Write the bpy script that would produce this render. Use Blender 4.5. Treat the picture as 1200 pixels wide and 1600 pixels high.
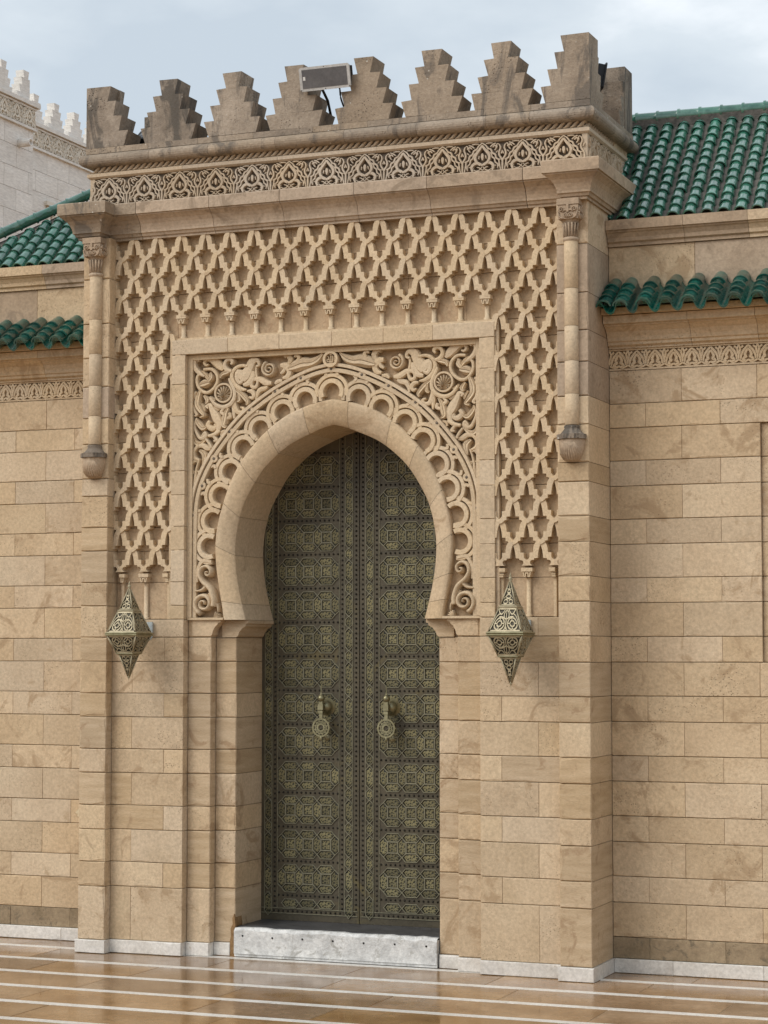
import bpy, math, random
from mathutils import Vector, Matrix
from mathutils.geometry import tessellate_polygon
for o in list(bpy.data.objects): bpy.data.objects.remove(o)
R = math.radians
scene = bpy.context.scene
# ---------------------------------------------------------------- camera
cam = bpy.data.objects.new('camera', bpy.data.cameras.new('camera'))
scene.collection.objects.link(cam); scene.camera = cam
cam.location = (4.6195, -10.7101, 1.7)
cam.rotation_euler = (R(90 + 3.8141), 0, R(21.8014))
cam.data.sensor_fit = 'VERTICAL'; cam.data.sensor_height = 24; cam.data.lens = 49.5
cam.data.clip_end = 2000
# ---------------------------------------------------------------- sky, sun, exposure
SUN = Vector((-0.46, -0.60, 0.66)).normalized()
w = bpy.data.worlds.new('World'); scene.world = w; w.use_nodes = True
nt = w.node_tree; nt.nodes.clear()
def N(t, tree=None, **k):
    n = (tree or nt).nodes.new(t)
    for a, b in k.items(): setattr(n, a, b)
    return n
sky = N('ShaderNodeTexSky', sky_type='NISHITA'); sky.sun_disc = False
sky.sun_elevation = math.asin(SUN.z); sky.sun_rotation = math.atan2(SUN.x, SUN.y)
sky.air_density = 1.0; sky.dust_density = 2.0; sky.ozone_density = 1.0
bg = N('ShaderNodeBackground'); bg.inputs['Strength'].default_value = 0.12
co = N('ShaderNodeTexCoord')
mp = N('ShaderNodeMapping'); mp.inputs['Scale'].default_value = (1, 1, 2.2)
n1 = N('ShaderNodeTexNoise'); n1.inputs['Scale'].default_value = 2.6; n1.inputs['Detail'].default_value = 7; n1.inputs['Roughness'].default_value = .55
n2 = N('ShaderNodeTexNoise'); n2.inputs['Scale'].default_value = 5.2; n2.inputs['Detail'].default_value = 8; n2.inputs['Roughness'].default_value = .5
cr = N('ShaderNodeValToRGB')
cr.color_ramp.elements[0].position = .36; cr.color_ramp.elements[0].color = (3.75, 4.25, 4.72, 1)
cr.color_ramp.elements[1].position = .70; cr.color_ramp.elements[1].color = (7.4, 7.55, 7.7, 1)
e = cr.color_ramp.elements.new(.52); e.color = (4.65, 5.1, 5.45, 1)
mx = N('ShaderNodeMix', data_type='RGBA'); mx.inputs[0].default_value = .92
ad = N('ShaderNodeMath', operation='MULTIPLY_ADD'); ad.inputs[1].default_value = .45
L = nt.links.new
L(co.outputs['Generated'], mp.inputs['Vector']); L(mp.outputs[0], n1.inputs['Vector']); L(mp.outputs[0], n2.inputs['Vector'])
sb = N('ShaderNodeMath', operation='SUBTRACT'); sb.inputs[1].default_value = .5
L(n2.outputs['Fac'], sb.inputs[0]); L(sb.outputs[0], ad.inputs[0]); L(n1.outputs['Fac'], ad.inputs[2])
L(ad.outputs[0], cr.inputs['Fac']); L(sky.outputs[0], mx.inputs[6]); L(cr.outputs[0], mx.inputs[7])
L(mx.outputs[2], bg.inputs['Color']); L(bg.outputs[0], N('ShaderNodeOutputWorld').inputs[0])
sl = bpy.data.lights.new('sun', 'SUN'); sl.energy = 1.5; sl.angle = R(38); sl.color = (1, .95, .88)
so = bpy.data.objects.new('sun', sl); scene.collection.objects.link(so)
so.rotation_euler = SUN.to_track_quat('Z', 'Y').to_euler(); so.location = (-6, -8, 12)
vs = scene.view_settings; vs.view_transform = 'Standard'; vs.look = 'None'; vs.gamma = 1; vs.exposure = 0.46
vs.use_curve_mapping = False
scene.render.engine = 'CYCLES'
scene.cycles.max_bounces = 6; scene.cycles.diffuse_bounces = 3; scene.cycles.glossy_bounces = 3; scene.cycles.caustics_reflective = False; scene.cycles.caustics_refractive = False
# ---------------------------------------------------------------- materials
def mat(name, cols, rough=.85, spec=.3, scale=2.2, fine=55, rnd=.22, bump=.25, streak=0, metal=0, pits=0, coat=0, dirt=None, sat=0, pat=None, spots=False, roughvar=None):
    """cols: list of (pos, rgb) driven by a noise of the place, tinted a little per object"""
    m = bpy.data.materials.new(name); m.use_nodes = True; t = m.node_tree; l = t.links.new
    b = t.nodes['Principled BSDF']; b.inputs['Roughness'].default_value = rough; b.inputs['Metallic'].default_value = metal
    b.inputs['Specular IOR Level'].default_value = spec
    if coat: b.inputs['Coat Weight'].default_value = coat; b.inputs['Coat Roughness'].default_value = .08
    g = N('ShaderNodeNewGeometry', t); oi = N('ShaderNodeObjectInfo', t)
    off = N('ShaderNodeVectorMath', t, operation='MULTIPLY_ADD'); off.inputs[1].default_value = (7.1, 3.7, 5.3)
    l(oi.outputs['Random'], off.inputs[0]); l(g.outputs['Position'], off.inputs[2])
    mpn = N('ShaderNodeMapping', t)
    if streak: mpn.inputs['Scale'].default_value = (1, 1, streak)
    l(off.outputs[0], mpn.inputs['Vector'])
    a = N('ShaderNodeTexNoise', t); a.inputs['Scale'].default_value = scale; a.inputs['Detail'].default_value = 4; a.inputs['Roughness'].default_value = .62
    l(mpn.outputs[0], a.inputs['Vector'])
    r = N('ShaderNodeValToRGB', t); els = r.color_ramp.elements
    els[0].position = cols[0][0]; els[0].color = (*cols[0][1], 1); els[1].position = cols[-1][0]; els[1].color = (*cols[-1][1], 1)
    for p, c in cols[1:-1]:
        x = els.new(p); x.color = (*c, 1)
    l(a.outputs['Fac'], r.inputs['Fac'])
    f = N('ShaderNodeTexNoise', t); f.inputs['Scale'].default_value = fine; f.inputs['Detail'].default_value = 3; f.inputs['Roughness'].default_value = .7
    l(mpn.outputs[0], f.inputs['Vector'])
    fm = N('ShaderNodeMapRange', t); fm.inputs[1].default_value = .3; fm.inputs[2].default_value = .7; fm.inputs[3].default_value = .82; fm.inputs[4].default_value = 1.14
    l(f.outputs['Fac'], fm.inputs[0])
    rm = N('ShaderNodeMapRange', t); rm.inputs[3].default_value = 1 - rnd; rm.inputs[4].default_value = 1 + rnd * .6
    l(oi.outputs['Random'], rm.inputs[0])
    mu = N('ShaderNodeMath', t, operation='MULTIPLY'); l(fm.outputs[0], mu.inputs[0]); l(rm.outputs[0], mu.inputs[1])
    hs = N('ShaderNodeHueSaturation', t); l(r.outputs[0], hs.inputs['Color']); l(mu.outputs[0], hs.inputs['Value'])
    if sat:
        sm = N('ShaderNodeMapRange', t); sm.inputs[3].default_value = 1 - sat; sm.inputs[4].default_value = 1 + sat
        wn = N('ShaderNodeTexWhiteNoise', t, noise_dimensions='1D'); l(oi.outputs['Random'], wn.inputs['W']); l(wn.outputs['Value'], sm.inputs[0]); l(sm.outputs[0], hs.inputs['Saturation'])
    col = hs.outputs[0]
    if dirt:   # patches of lichen / soot / wear: (threshold, colour, scale)
        th, dc, ds = dirt[:3]
        d = N('ShaderNodeTexNoise', t); d.inputs['Scale'].default_value = ds; d.inputs['Detail'].default_value = 5; d.inputs['Roughness'].default_value = .68; d.inputs['Distortion'].default_value = 1.1
        dmp = N('ShaderNodeMapping', t); dmp.inputs['Scale'].default_value = (1, 1, dirt[3] if len(dirt) > 3 else 1); l(g.outputs['Position'], dmp.inputs['Vector']); l(dmp.outputs[0], d.inputs['Vector'])
        dm = N('ShaderNodeMapRange', t); dm.inputs[1].default_value = th; dm.inputs[2].default_value = th + .09; dm.inputs[4].default_value = .78
        l(d.outputs['Fac'], dm.inputs[0])
        mm = N('ShaderNodeMix', t, data_type='RGBA'); l(dm.outputs[0], mm.inputs[0]); l(col, mm.inputs[6]); mm.inputs[7].default_value = (*dc, 1)
        col = mm.outputs[2]
    hsum = f.outputs['Fac']
    if pits:
        v = N('ShaderNodeTexVoronoi', t); v.inputs['Scale'].default_value = pits; l(mpn.outputs[0], v.inputs['Vector'])
        vm = N('ShaderNodeMapRange', t); vm.inputs[1].default_value = .05; vm.inputs[2].default_value = .3; l(v.outputs['Distance'], vm.inputs[0])
        pn = N('ShaderNodeTexNoise', t); pn.inputs['Scale'].default_value = 3.5; pn.inputs['Detail'].default_value = 3; l(off.outputs[0], pn.inputs['Vector'])
        pr = N('ShaderNodeMapRange', t); pr.inputs[1].default_value = .50; pr.inputs[2].default_value = .66; l(pn.outputs['Fac'], pr.inputs[0])
        inv = N('ShaderNodeMath', t, operation='SUBTRACT'); inv.inputs[0].default_value = 1; l(vm.outputs[0], inv.inputs[1])
        pm = N('ShaderNodeMath', t, operation='MULTIPLY'); l(inv.outputs[0], pm.inputs[0]); l(pr.outputs[0], pm.inputs[1])
        pc = N('ShaderNodeMix', t, data_type='RGBA'); l(pm.outputs[0], pc.inputs[0]); l(col, pc.inputs[6]); pc.inputs[7].default_value = (*[c * .45 for c in cols[0][1]], 1)
        col = pc.outputs[2]
        hh = N('ShaderNodeMath', t, operation='SUBTRACT'); l(f.outputs['Fac'], hh.inputs[0]); l(pm.outputs[0], hh.inputs[1]); hsum = hh.outputs[0]
    if pat:   # fine cut filigree: (scale, line colour)
        tc = N('ShaderNodeTexCoord', t)
        v = N('ShaderNodeTexVoronoi', t, feature='DISTANCE_TO_EDGE'); v.inputs['Scale'].default_value = pat[0]; l(tc.outputs['Object'], v.inputs['Vector'])
        pmr = N('ShaderNodeMapRange', t); pmr.inputs[1].default_value = .10; pmr.inputs[2].default_value = .22; pmr.inputs[3].default_value = 1; pmr.inputs[4].default_value = 0
        l(v.outputs['Distance'], pmr.inputs[0])
        pc = N('ShaderNodeMix', t, data_type='RGBA'); l(pmr.outputs[0], pc.inputs[0]); l(col, pc.inputs[6])
        h2 = N('ShaderNodeHueSaturation', t); h2.inputs['Color'].default_value = (*pat[1], 1); l(rm.outputs[0], h2.inputs['Value']); l(h2.outputs[0], pc.inputs[7])
        col = pc.outputs[2]; hsum = pmr.outputs[0]
    if spots:   # bird droppings and pale lichen flecks
        v = N('ShaderNodeTexVoronoi', t); v.inputs['Scale'].default_value = 26; l(g.outputs['Position'], v.inputs['Vector'])
        vm = N('ShaderNodeMapRange', t); vm.inputs[1].default_value = .10; vm.inputs[2].default_value = .16; vm.inputs[3].default_value = .75; vm.inputs[4].default_value = 0; l(v.outputs['Distance'], vm.inputs[0])
        gt = N('ShaderNodeMath', t, operation='GREATER_THAN'); gt.inputs[1].default_value = .80; l(v.outputs['Color'], gt.inputs[0])
        ml = N('ShaderNodeMath', t, operation='MULTIPLY'); l(vm.outputs[0], ml.inputs[0]); l(gt.outputs[0], ml.inputs[1])
        pc = N('ShaderNodeMix', t, data_type='RGBA'); l(ml.outputs[0], pc.inputs[0]); l(col, pc.inputs[6]); pc.inputs[7].default_value = (.62, .60, .54, 1); col = pc.outputs[2]
    l(col, b.inputs['Base Color'])
    if bump:
        bm = N('ShaderNodeBump', t); bm.inputs['Strength'].default_value = bump; bm.inputs['Distance'].default_value = .006
        l(hsum, bm.inputs['Height']); l(bm.outputs[0], b.inputs['Normal'])
    if roughvar:
        rv = N('ShaderNodeTexNoise', t); rv.inputs['Scale'].default_value = 3.2; rv.inputs['Detail'].default_value = 5; l(g.outputs['Position'], rv.inputs['Vector'])
        rr = N('ShaderNodeMapRange', t); rr.inputs[1].default_value = .35; rr.inputs[2].default_value = .7; rr.inputs[3].default_value = roughvar[0]; rr.inputs[4].default_value = roughvar[1]; l(rv.outputs['Fac'], rr.inputs[0]); l(rr.outputs[0], b.inputs['Roughness'])
    return m
S = dict(
 stone=mat('sandstone', [(.25, (0.474, 0.352, 0.224)), (.5, (0.556, 0.423, 0.277)), (.75, (0.617, 0.484, 0.328))], rnd=.075, sat=.07, pits=70, bump=.5, dirt=(.545, (0.372, 0.260, 0.156), 5)),
 pale=mat('pale_sandstone', [(.25, (0.500, 0.380, 0.245)), (.5, (0.566, 0.438, 0.294)), (.78, (0.622, 0.499, 0.342))], rnd=.08, sat=.08, pits=90, bump=.35, dirt=(.60, (0.408, 0.300, 0.190), 6)),
 streaky=mat('streaky_sandstone', [(.25, (0.428, 0.309, 0.186)), (.5, (0.525, 0.393, 0.249)), (.75, (0.607, 0.469, 0.314))], rnd=.075, sat=.06, streak=8, scale=3.5, bump=.5, dirt=(.57, (0.352, 0.236, 0.139), 6)),
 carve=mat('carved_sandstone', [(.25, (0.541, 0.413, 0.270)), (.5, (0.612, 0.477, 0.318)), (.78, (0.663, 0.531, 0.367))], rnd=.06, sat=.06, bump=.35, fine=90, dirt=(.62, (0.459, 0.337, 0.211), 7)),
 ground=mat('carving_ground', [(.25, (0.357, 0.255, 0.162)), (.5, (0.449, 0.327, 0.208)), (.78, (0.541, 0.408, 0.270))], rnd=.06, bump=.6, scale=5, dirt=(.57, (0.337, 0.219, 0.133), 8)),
 cream=mat('cornice_stone', [(.25, (.35, .265, .187)), (.5, (.435, .335, .242)), (.78, (.50, .395, .29))], rnd=.08, sat=.08, bump=.35, scale=3, dirt=(.54, (.27, .205, .145), 5)),
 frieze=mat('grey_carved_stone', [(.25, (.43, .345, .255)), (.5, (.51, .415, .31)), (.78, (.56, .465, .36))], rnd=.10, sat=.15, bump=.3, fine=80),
 frieze_shade=mat('frieze_ground', [(.25, (.12, .095, .073)), (.78, (.19, .15, .115))], rnd=.1, bump=.4),  # dark colour stands in for the shade behind the carved motifs
 weather=mat('weathered_stone', [(.25, (.24, .19, .142)), (.5, (.33, .265, .20)), (.75, (.42, .345, .268))], rnd=.10, sat=.1, scale=4, pits=60, bump=.8, dirt=(.53, (.13, .112, .094), 6, .3), spots=True),
 lichen=mat('lichen_stone', [(.25, (.17, .135, .105)), (.5, (.26, .212, .165)), (.75, (.37, .31, .25))], rnd=.12, scale=6, pits=60, bump=.8, dirt=(.50, (.08, .072, .062), 7, .3), spots=True),
 mortar=mat('mortar', [(.3, (.34, .25, .165)), (.7, (.44, .335, .23))], rnd=.05, bump=.4),
 grime=mat('grimy_stone', [(.25, (.22, .165, .10)), (.5, (.31, .235, .15)), (.75, (.40, .31, .20))], rnd=.1, scale=5, pits=70, bump=.5, dirt=(.55, (.14, .115, .08), 8)),
 marble=mat('white_marble', [(.25, (.56, .52, .47)), (.5, (.68, .65, .60)), (.75, (.74, .71, .67))], rough=.5, rnd=.1, bump=.15, scale=9, dirt=(.64, (.45, .38, .30), 9)),
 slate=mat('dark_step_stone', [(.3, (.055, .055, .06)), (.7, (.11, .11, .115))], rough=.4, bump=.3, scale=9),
 step=mat('threshold_marble', [(.25, (.44, .44, .43)), (.5, (.61, .61, .595)), (.75, (.76, .755, .73))], rough=.55, rnd=.05, bump=.8, scale=16, fine=45, dirt=(.55, (.36, .35, .32), 13)),
 plaster=mat('cream_patch', [(.3, (.60, .48, .30)), (.7, (.76, .64, .44))], bump=.9, scale=24),
 hole=mat('hole_shade', [(.3, (.01, .01, .01)), (.7, (.02, .02, .02))], bump=0),
 filler=mat('brown_filler', [(.3, (.22, .12, .05)), (.7, (.42, .27, .13))], bump=.8, scale=18),
 bronze=mat('dark_bronze', [(.25, (.056, .046, .030)), (.5, (.080, .067, .043)), (.75, (.108, .090, .056))], rough=.5, metal=.15, spec=.4, rnd=.05, bump=.15, scale=4, dirt=(.60, (.13, .105, .045), 3)),
 strap=mat('bronze_strap', [(.25, (.17, .158, .106)), (.5, (.23, .215, .148)), (.75, (.29, .27, .18))], rough=.45, metal=.3, spec=.5, rnd=.1, bump=.1, scale=4),
 panel=mat('filigree_bronze', [(.25, (.024, .025, .016)), (.75, (.042, .042, .026))], rough=.5, metal=.15, spec=.4, rnd=.40, bump=.5, scale=4, pat=(66, (.195, .172, .088))),
 stud=mat('iron_stud_rim_shade', [(.3, (.024, .022, .017)), (.7, (.045, .041, .032))], rough=.4, metal=.4, bump=0),
 brass=mat('aged_brass', [(.25, (.17, .155, .085)), (.5, (.27, .245, .145)), (.75, (.37, .34, .21))], rough=.38, metal=.7, spec=.5, rnd=.1, bump=.1, scale=14),
 lbrass=mat('lantern_brass', [(.25, (.24, .20, .12)), (.5, (.36, .31, .20)), (.75, (.48, .42, .285))], rough=.5, metal=.35, spec=.5, rnd=.1, bump=.1, scale=14),
 ldark=mat('lantern_inner_shade', [(.3, (.03, .026, .018)), (.7, (.07, .06, .04))], rough=.5, metal=.3, bump=.1),  # dark plates behind the tracery stand in for shade inside the piercings
 tile=mat('green_glazed_tile', [(.25, (.020, .105, .070)), (.5, (.040, .155, .108)), (.75, (.10, .255, .185))], rough=.18, spec=.6, rnd=.25, coat=1, bump=.12, scale=18, fine=30, sat=.12),
 tile2=mat('deep_green_tile', [(.25, (.007, .065, .050)), (.5, (.012, .10, .078)), (.75, (.03, .14, .11))], rough=.25, spec=.6, rnd=.4, coat=.5, bump=.15, scale=22, fine=30, sat=.15, dirt=(.62, (.16, .17, .14), 30)),
 deck=mat('roof_grout', [(.3, (.06, .058, .054)), (.7, (.16, .145, .128))], rough=.9, bump=1, scale=20),
 flash=mat('green_flashing', [(.3, (.03, .075, .07)), (.7, (.05, .105, .095))], rough=.5, bump=.1),
 wmarble=mat('far_white_marble', [(.3, (.71, .675, .63)), (.5, (.77, .74, .695)), (.7, (.81, .785, .75))], rough=.6, rnd=.07, bump=.1, scale=1.5, streak=5, fine=8, dirt=(.6, (.66, .61, .55), 1.2)),
 wfrieze=mat('far_frieze_marble', [(.3, (.72, .66, .56)), (.7, (.80, .75, .66))], rough=.7, rnd=.06, bump=.1),
 wground=mat('far_frieze_ground', [(.3, (.47, .40, .30)), (.7, (.56, .48, .38))], rough=.8, bump=.1),
 slab=mat('wet_tan_marble', [(.25, (.21, .115, .05)), (.45, (.295, .172, .08)), (.6, (.37, .23, .118)), (.8, (.44, .30, .175))], rough=.13, spec=.38, rnd=.22, sat=.12, bump=.03, scale=2.4, streak=1, fine=26, roughvar=(.07, .28), dirt=(.66, (.26, .155, .08), 3)),
 grout=mat('floor_grout', [(.3, (.40, .30, .19)), (.7, (.52, .41, .28))], rough=.7, bump=.2),
 strip=mat('white_floor_strip', [(.25, (.62, .58, .52)), (.5, (.74, .71, .66)), (.75, (.81, .79, .75))], rough=.3, spec=.5, rnd=.08, bump=.03, scale=8),
 alu=mat('pale_aluminium', [(.3, (.50, .50, .49)), (.7, (.60, .60, .59))], rough=.45, metal=.3, rnd=.05, bump=.05),
 glass=mat('dusty_lamp_glass', [(.3, (.085, .083, .088)), (.7, (.13, .127, .13))], rough=.3, spec=.6, rnd=.05, bump=.03, scale=9),
 black=mat('black_metal', [(.3, (.012, .013, .016)), (.7, (.03, .032, .036))], rough=.45, metal=.3, bump=.05),
 sticker=mat('white_sticker', [(.3, (.7, .7, .68)), (.7, (.78, .78, .76))], bump=0),
 plate=mat('grey_plate', [(.3, (.42, .47, .47)), (.7, (.5, .55, .55))], bump=.05),
)
# ---------------------------------------------------------------- mesh helpers
col = scene.collection
rng = random.Random(7)
class MB:
    def __init__(s): s.v = []; s.f = []; s.sm = set()
    def add(s, vs, fs, smooth=False):
        n = len(s.v); s.v += [tuple(p) for p in vs]
        for f in fs:
            if smooth: s.sm.add(len(s.f))
            s.f.append(tuple(i + n for i in f))
    def box(s, x0, x1, y0, y1, z0, z1):
        s.add([(x, y, z) for x in (x0, x1) for y in (y0, y1) for z in (z0, z1)],
              [(0, 1, 3, 2), (4, 6, 7, 5), (0, 4, 5, 1), (2, 3, 7, 6), (0, 2, 6, 4), (1, 5, 7, 3)])
    def prism(s, poly, y0, y1, M=None):
        """2-D outline in (x,z) given thickness along y"""
        n = len(poly); a = sum(poly[i][0] * poly[(i + 1) % n][1] - poly[(i + 1) % n][0] * poly[i][1] for i in range(n))
        if a < 0: poly = poly[::-1]
        vs = [(x, y0, z) for x, z in poly] + [(x, y1, z) for x, z in poly]
        if M: vs = [M @ Vector(p) for p in vs]
        tr = tessellate_polygon([[Vector((x, z, 0)) for x, z in poly]])
        fs = []
        for t in tr:
            p = [poly[i] for i in t]
            ar = (p[1][0] - p[0][0]) * (p[2][1] - p[0][1]) - (p[2][0] - p[0][0]) * (p[1][1] - p[0][1])
            t = tuple(t) if ar > 0 else tuple(t)[::-1]
            fs.append(t); fs.append(tuple(i + n for i in t[::-1]))
        fs += [(i, i + n, (i + 1) % n + n, (i + 1) % n) for i in range(n)]
        s.add(vs, fs)
    def lathe(s, prof, M=None, seg=16, a0=0, a1=2 * math.pi, smooth=True):
        """profile (r,z) turned about z"""
        full = abs(a1 - a0 - 2 * math.pi) < 1e-6; k = seg if full else seg + 1
        vs = []
        for r, z in prof:
            for i in range(k):
                a = a0 + (a1 - a0) * i / seg; vs.append((r * math.cos(a), r * math.sin(a), z))
        if M: vs = [M @ Vector(p) for p in vs]
        fs = []
        for j in range(len(prof) - 1):
            for i in range(seg):
                b = (i + 1) % k; fs.append((j * k + i, j * k + b, (j + 1) * k + b, (j + 1) * k + i))
        s.add(vs, fs, smooth)
    def tube(s, pts, r, seg=8):
        pts = [Vector(p) for p in pts]; n = len(pts); vs = []
        rr = r if isinstance(r, (list, tuple)) else [r] * n
        for i, p in enumerate(pts):
            d = (pts[min(i + 1, n - 1)] - pts[max(i - 1, 0)]).normalized()
            u = d.cross(Vector((0, 0, 1)));
            if u.length < .05: u = d.cross(Vector((0, 1, 0)))
            u.normalize(); q = d.cross(u)
            for k in range(seg):
                a = 2 * math.pi * k / seg; vs.append(p + (u * math.cos(a) + q * math.sin(a)) * rr[i])
        fs = [(i * seg + k, i * seg + (k + 1) % seg, (i + 1) * seg + (k + 1) % seg, (i + 1) * seg + k) for i in range(n - 1) for k in range(seg)]
        fs += [tuple(range(seg))[::-1], tuple(range((n - 1) * seg, n * seg))]
        s.add(vs, fs, True)
    def ribbon(s, pts, w, fmap, prof, closed=False, smooth=False):
        """raised band along a 2-D path; prof = (side -1..1, height 0..1); fmap(u,v,h) -> point"""
        n = len(pts); ws = w if isinstance(w, (list, tuple)) else [w] * n; vs = []; k = len(prof)
        for i in range(n):
            p = pts[i]; a = pts[(i - 1) % n] if (closed or i) else None; b = pts[(i + 1) % n] if (closed or i < n - 1) else None
            def nr(q, r):
                dx, dz = r[0] - q[0], r[1] - q[1]; d = math.hypot(dx, dz) or 1; return (-dz / d, dx / d)
            if a is None: m = nr(p, b); sc = 1
            elif b is None: m = nr(a, p); sc = 1
            else:
                m1, m2 = nr(a, p), nr(p, b); mxx, mz = m1[0] + m2[0], m1[1] + m2[1]; d = math.hypot(mxx, mz)
                if d < .3: m = m1; sc = 1
                else:
                    m = (mxx / d, mz / d); sc = min(1.6, 1 / max(.3, m[0] * m1[0] + m[1] * m1[1]))
            for sd, h in prof:
                o = sd * ws[i] / 2 * sc; vs.append(fmap(p[0] + m[0] * o, p[1] + m[1] * o, h))
        fs = []
        for i in range(n if closed else n - 1):
            j = (i + 1) % n
            for q in range(k - 1): fs.append((i * k + q, i * k + q + 1, j * k + q + 1, j * k + q))
        if not closed: fs += [tuple(range(k))[::-1], tuple(range((n - 1) * k, n * k))]
        s.add(vs, fs, smooth)
    def sweep(s, prof, path):
        """profile (out,z) swept along a plan path; out is to the right of travel turned to face outward"""
        n = len(path); k = len(prof); vs = []
        for i, p in enumerate(path):
            def nr(q, r):
                dx, dy = r[0] - q[0], r[1] - q[1]; d = math.hypot(dx, dy); return (dy / d, -dx / d)
            if i == 0: m = nr(p, path[1])
            elif i == n - 1: m = nr(path[i - 1], p)
            else:
                a, b = nr(path[i - 1], p), nr(p, path[i + 1]); q = 1 + a[0] * b[0] + a[1] * b[1]; m = ((a[0] + b[0]) / q, (a[1] + b[1]) / q)
            for o, z in prof: vs.append((p[0] + m[0] * o, p[1] + m[1] * o, z))
        fs = [(i * k + q, i * k + (q + 1) % k, (i + 1) * k + (q + 1) % k, (i + 1) * k + q) for i in range(n - 1) for q in range(k)]
        fs += [tuple(range(k))[::-1], tuple(range((n - 1) * k, n * k))]
        s.add(vs, fs)
    def mesh(s, name, m):
        me = bpy.data.meshes.new(name); me.from_pydata(s.v, [], s.f)
        for mm in (m if isinstance(m, (list, tuple)) else [m]): me.materials.append(mm)
        for i in s.sm: me.polygons[i].use_smooth = True
        me.update(); return me
    def build(s, name, m, parent=None, label=None, kind=None):
        return link(name, s.mesh(name, m), parent, label=label, kind=kind)
def link(name, me, parent=None, loc=(0, 0, 0), rot=(0, 0, 0), label=None, kind=None, sc=None):
    o = bpy.data.objects.new(name, me); col.objects.link(o); o.location = loc; o.rotation_euler = rot
    if sc: o.scale = sc
    if parent:
        o.parent = parent
        if parent.type == 'EMPTY' and parent.parent is None: o.matrix_parent_inverse = Matrix.Translation(-parent.location)
    if label: o['label'] = label
    if kind: o['kind'] = kind
    return o
def thing(name, label, cat, loc=(0, 0, 0), group=None):
    o = bpy.data.objects.new(name, None); col.objects.link(o); o.location = loc; o.empty_display_size = .2
    o['label'] = label; o['category'] = cat
    if group: o['group'] = group
    return o
def node(name, parent, label=None):
    """an Empty part that gathers its pieces"""
    return link(name, None, parent, label=label)
FLAT = [(-1, 0), (-1, .8), (-.8, 1), (.8, 1), (1, .8), (1, 0)]
ROUND = [(-1, 0), (-1, .42), (-.6, .86), (0, 1), (.6, .86), (1, .42), (1, 0)]
FOIL = [(-1, 0), (-1, .68), (-.72, .96), (0, 1), (.72, .96), (1, .68), (1, 0)]
LEAF = [(-1, 0), (-1, .62), (-.55, 1), (-.06, .93), (0, .70), (.06, .93), (.55, 1), (1, .62), (1, 0)]
def fac(y0, y1):
    """facade relief from ground y0 to front y1"""
    return lambda u, v, h: (u, y0 + (y1 - y0) * h, v)
def crv(pts, per=5):
    """smooth curve through control points of any dimension"""
    P = [pts[0]] + list(pts) + [pts[-1]]; out = []
    for i in range(1, len(P) - 2):
        for k in range(per):
            t = k / per
            out.append(tuple(.5 * (2 * b + (c - a) * t + (2 * a - 5 * b + 4 * c - d) * t * t + (3 * b - a - 3 * c + d) * t ** 3) for a, b, c, d in zip(P[i - 1], P[i], P[i + 1], P[i + 2])))
    out.append(tuple(pts[-1])); return out
def mir(pts): return [(-p[0], *p[1:]) for p in pts]
def arc(cx, cz, r, a0, a1, n=14): return [(cx + r * math.cos(a0 + (a1 - a0) * i / n), cz + r * math.sin(a0 + (a1 - a0) * i / n)) for i in range(n + 1)]
def spiral(cx, cz, r0, r1, a0, turns, n=30):
    return [(cx + (r0 + (r1 - r0) * i / n) * math.cos(a0 + turns * 2 * math.pi * i / n), cz + (r0 + (r1 - r0) * i / n) * math.sin(a0 + turns * 2 * math.pi * i / n)) for i in range(n + 1)]
def block(parent, x0, x1, y0, y1, z0, z1, m, ch=.0028, name='stone_block', gz=.0014, gx=.0003, j=.0012, cx=.0014, label=None):
    """one dressed stone: worn arrises of uneven width, faces a hair out of true"""
    x0 += gx; x1 -= gx; z0 += gz; z1 -= gz; b = MB(); dy = rng.uniform(-j, j)
    nx = min(7, max(2, int((x1 - x0) / .065))); nz = 2 if z1 - z0 > .12 else 1; per = []
    per += [(x0 + (x1 - x0) * k / nx, z0, 0, 1, k == 0) for k in range(nx)] + [(x1, z0 + (z1 - z0) * k / nz, -1, 0, k == 0) for k in range(nz)]
    per += [(x1 + (x0 - x1) * k / nx, z1, 0, -1, k == 0) for k in range(nx)] + [(x0, z1 + (z0 - z1) * k / nz, 1, 0, k == 0) for k in range(nz)]
    n = len(per); inner = []
    for q, (x, z, ax, az, cn) in enumerate(per):
        wv = (3.4 if rng.random() < .07 else rng.uniform(.55, 1.35))
        if cn:
            sx = 1 if x < (x0 + x1) / 2 else -1; sz = 1 if z < (z0 + z1) / 2 else -1; inner.append((x + sx * cx * wv, z + sz * ch * wv))
        else: inner.append((x + ax * cx * wv, z + az * ch * wv))
    b.add([(x, y1, z) for x, z, *_ in per] + [(x, y0 + ch * 1.1, z) for x, z, *_ in per] + [(x, y0 + dy, z) for x, z in inner],
          [tuple(range(2 * n, 3 * n))] + [(k, (k + 1) % n, (k + 1) % n + n, k + n) for k in range(n)] + [(k + n, (k + 1) % n + n, (k + 1) % n + 2 * n, k + 2 * n) for k in range(n)])
    return b.build(name, m, parent, label=label)
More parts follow.
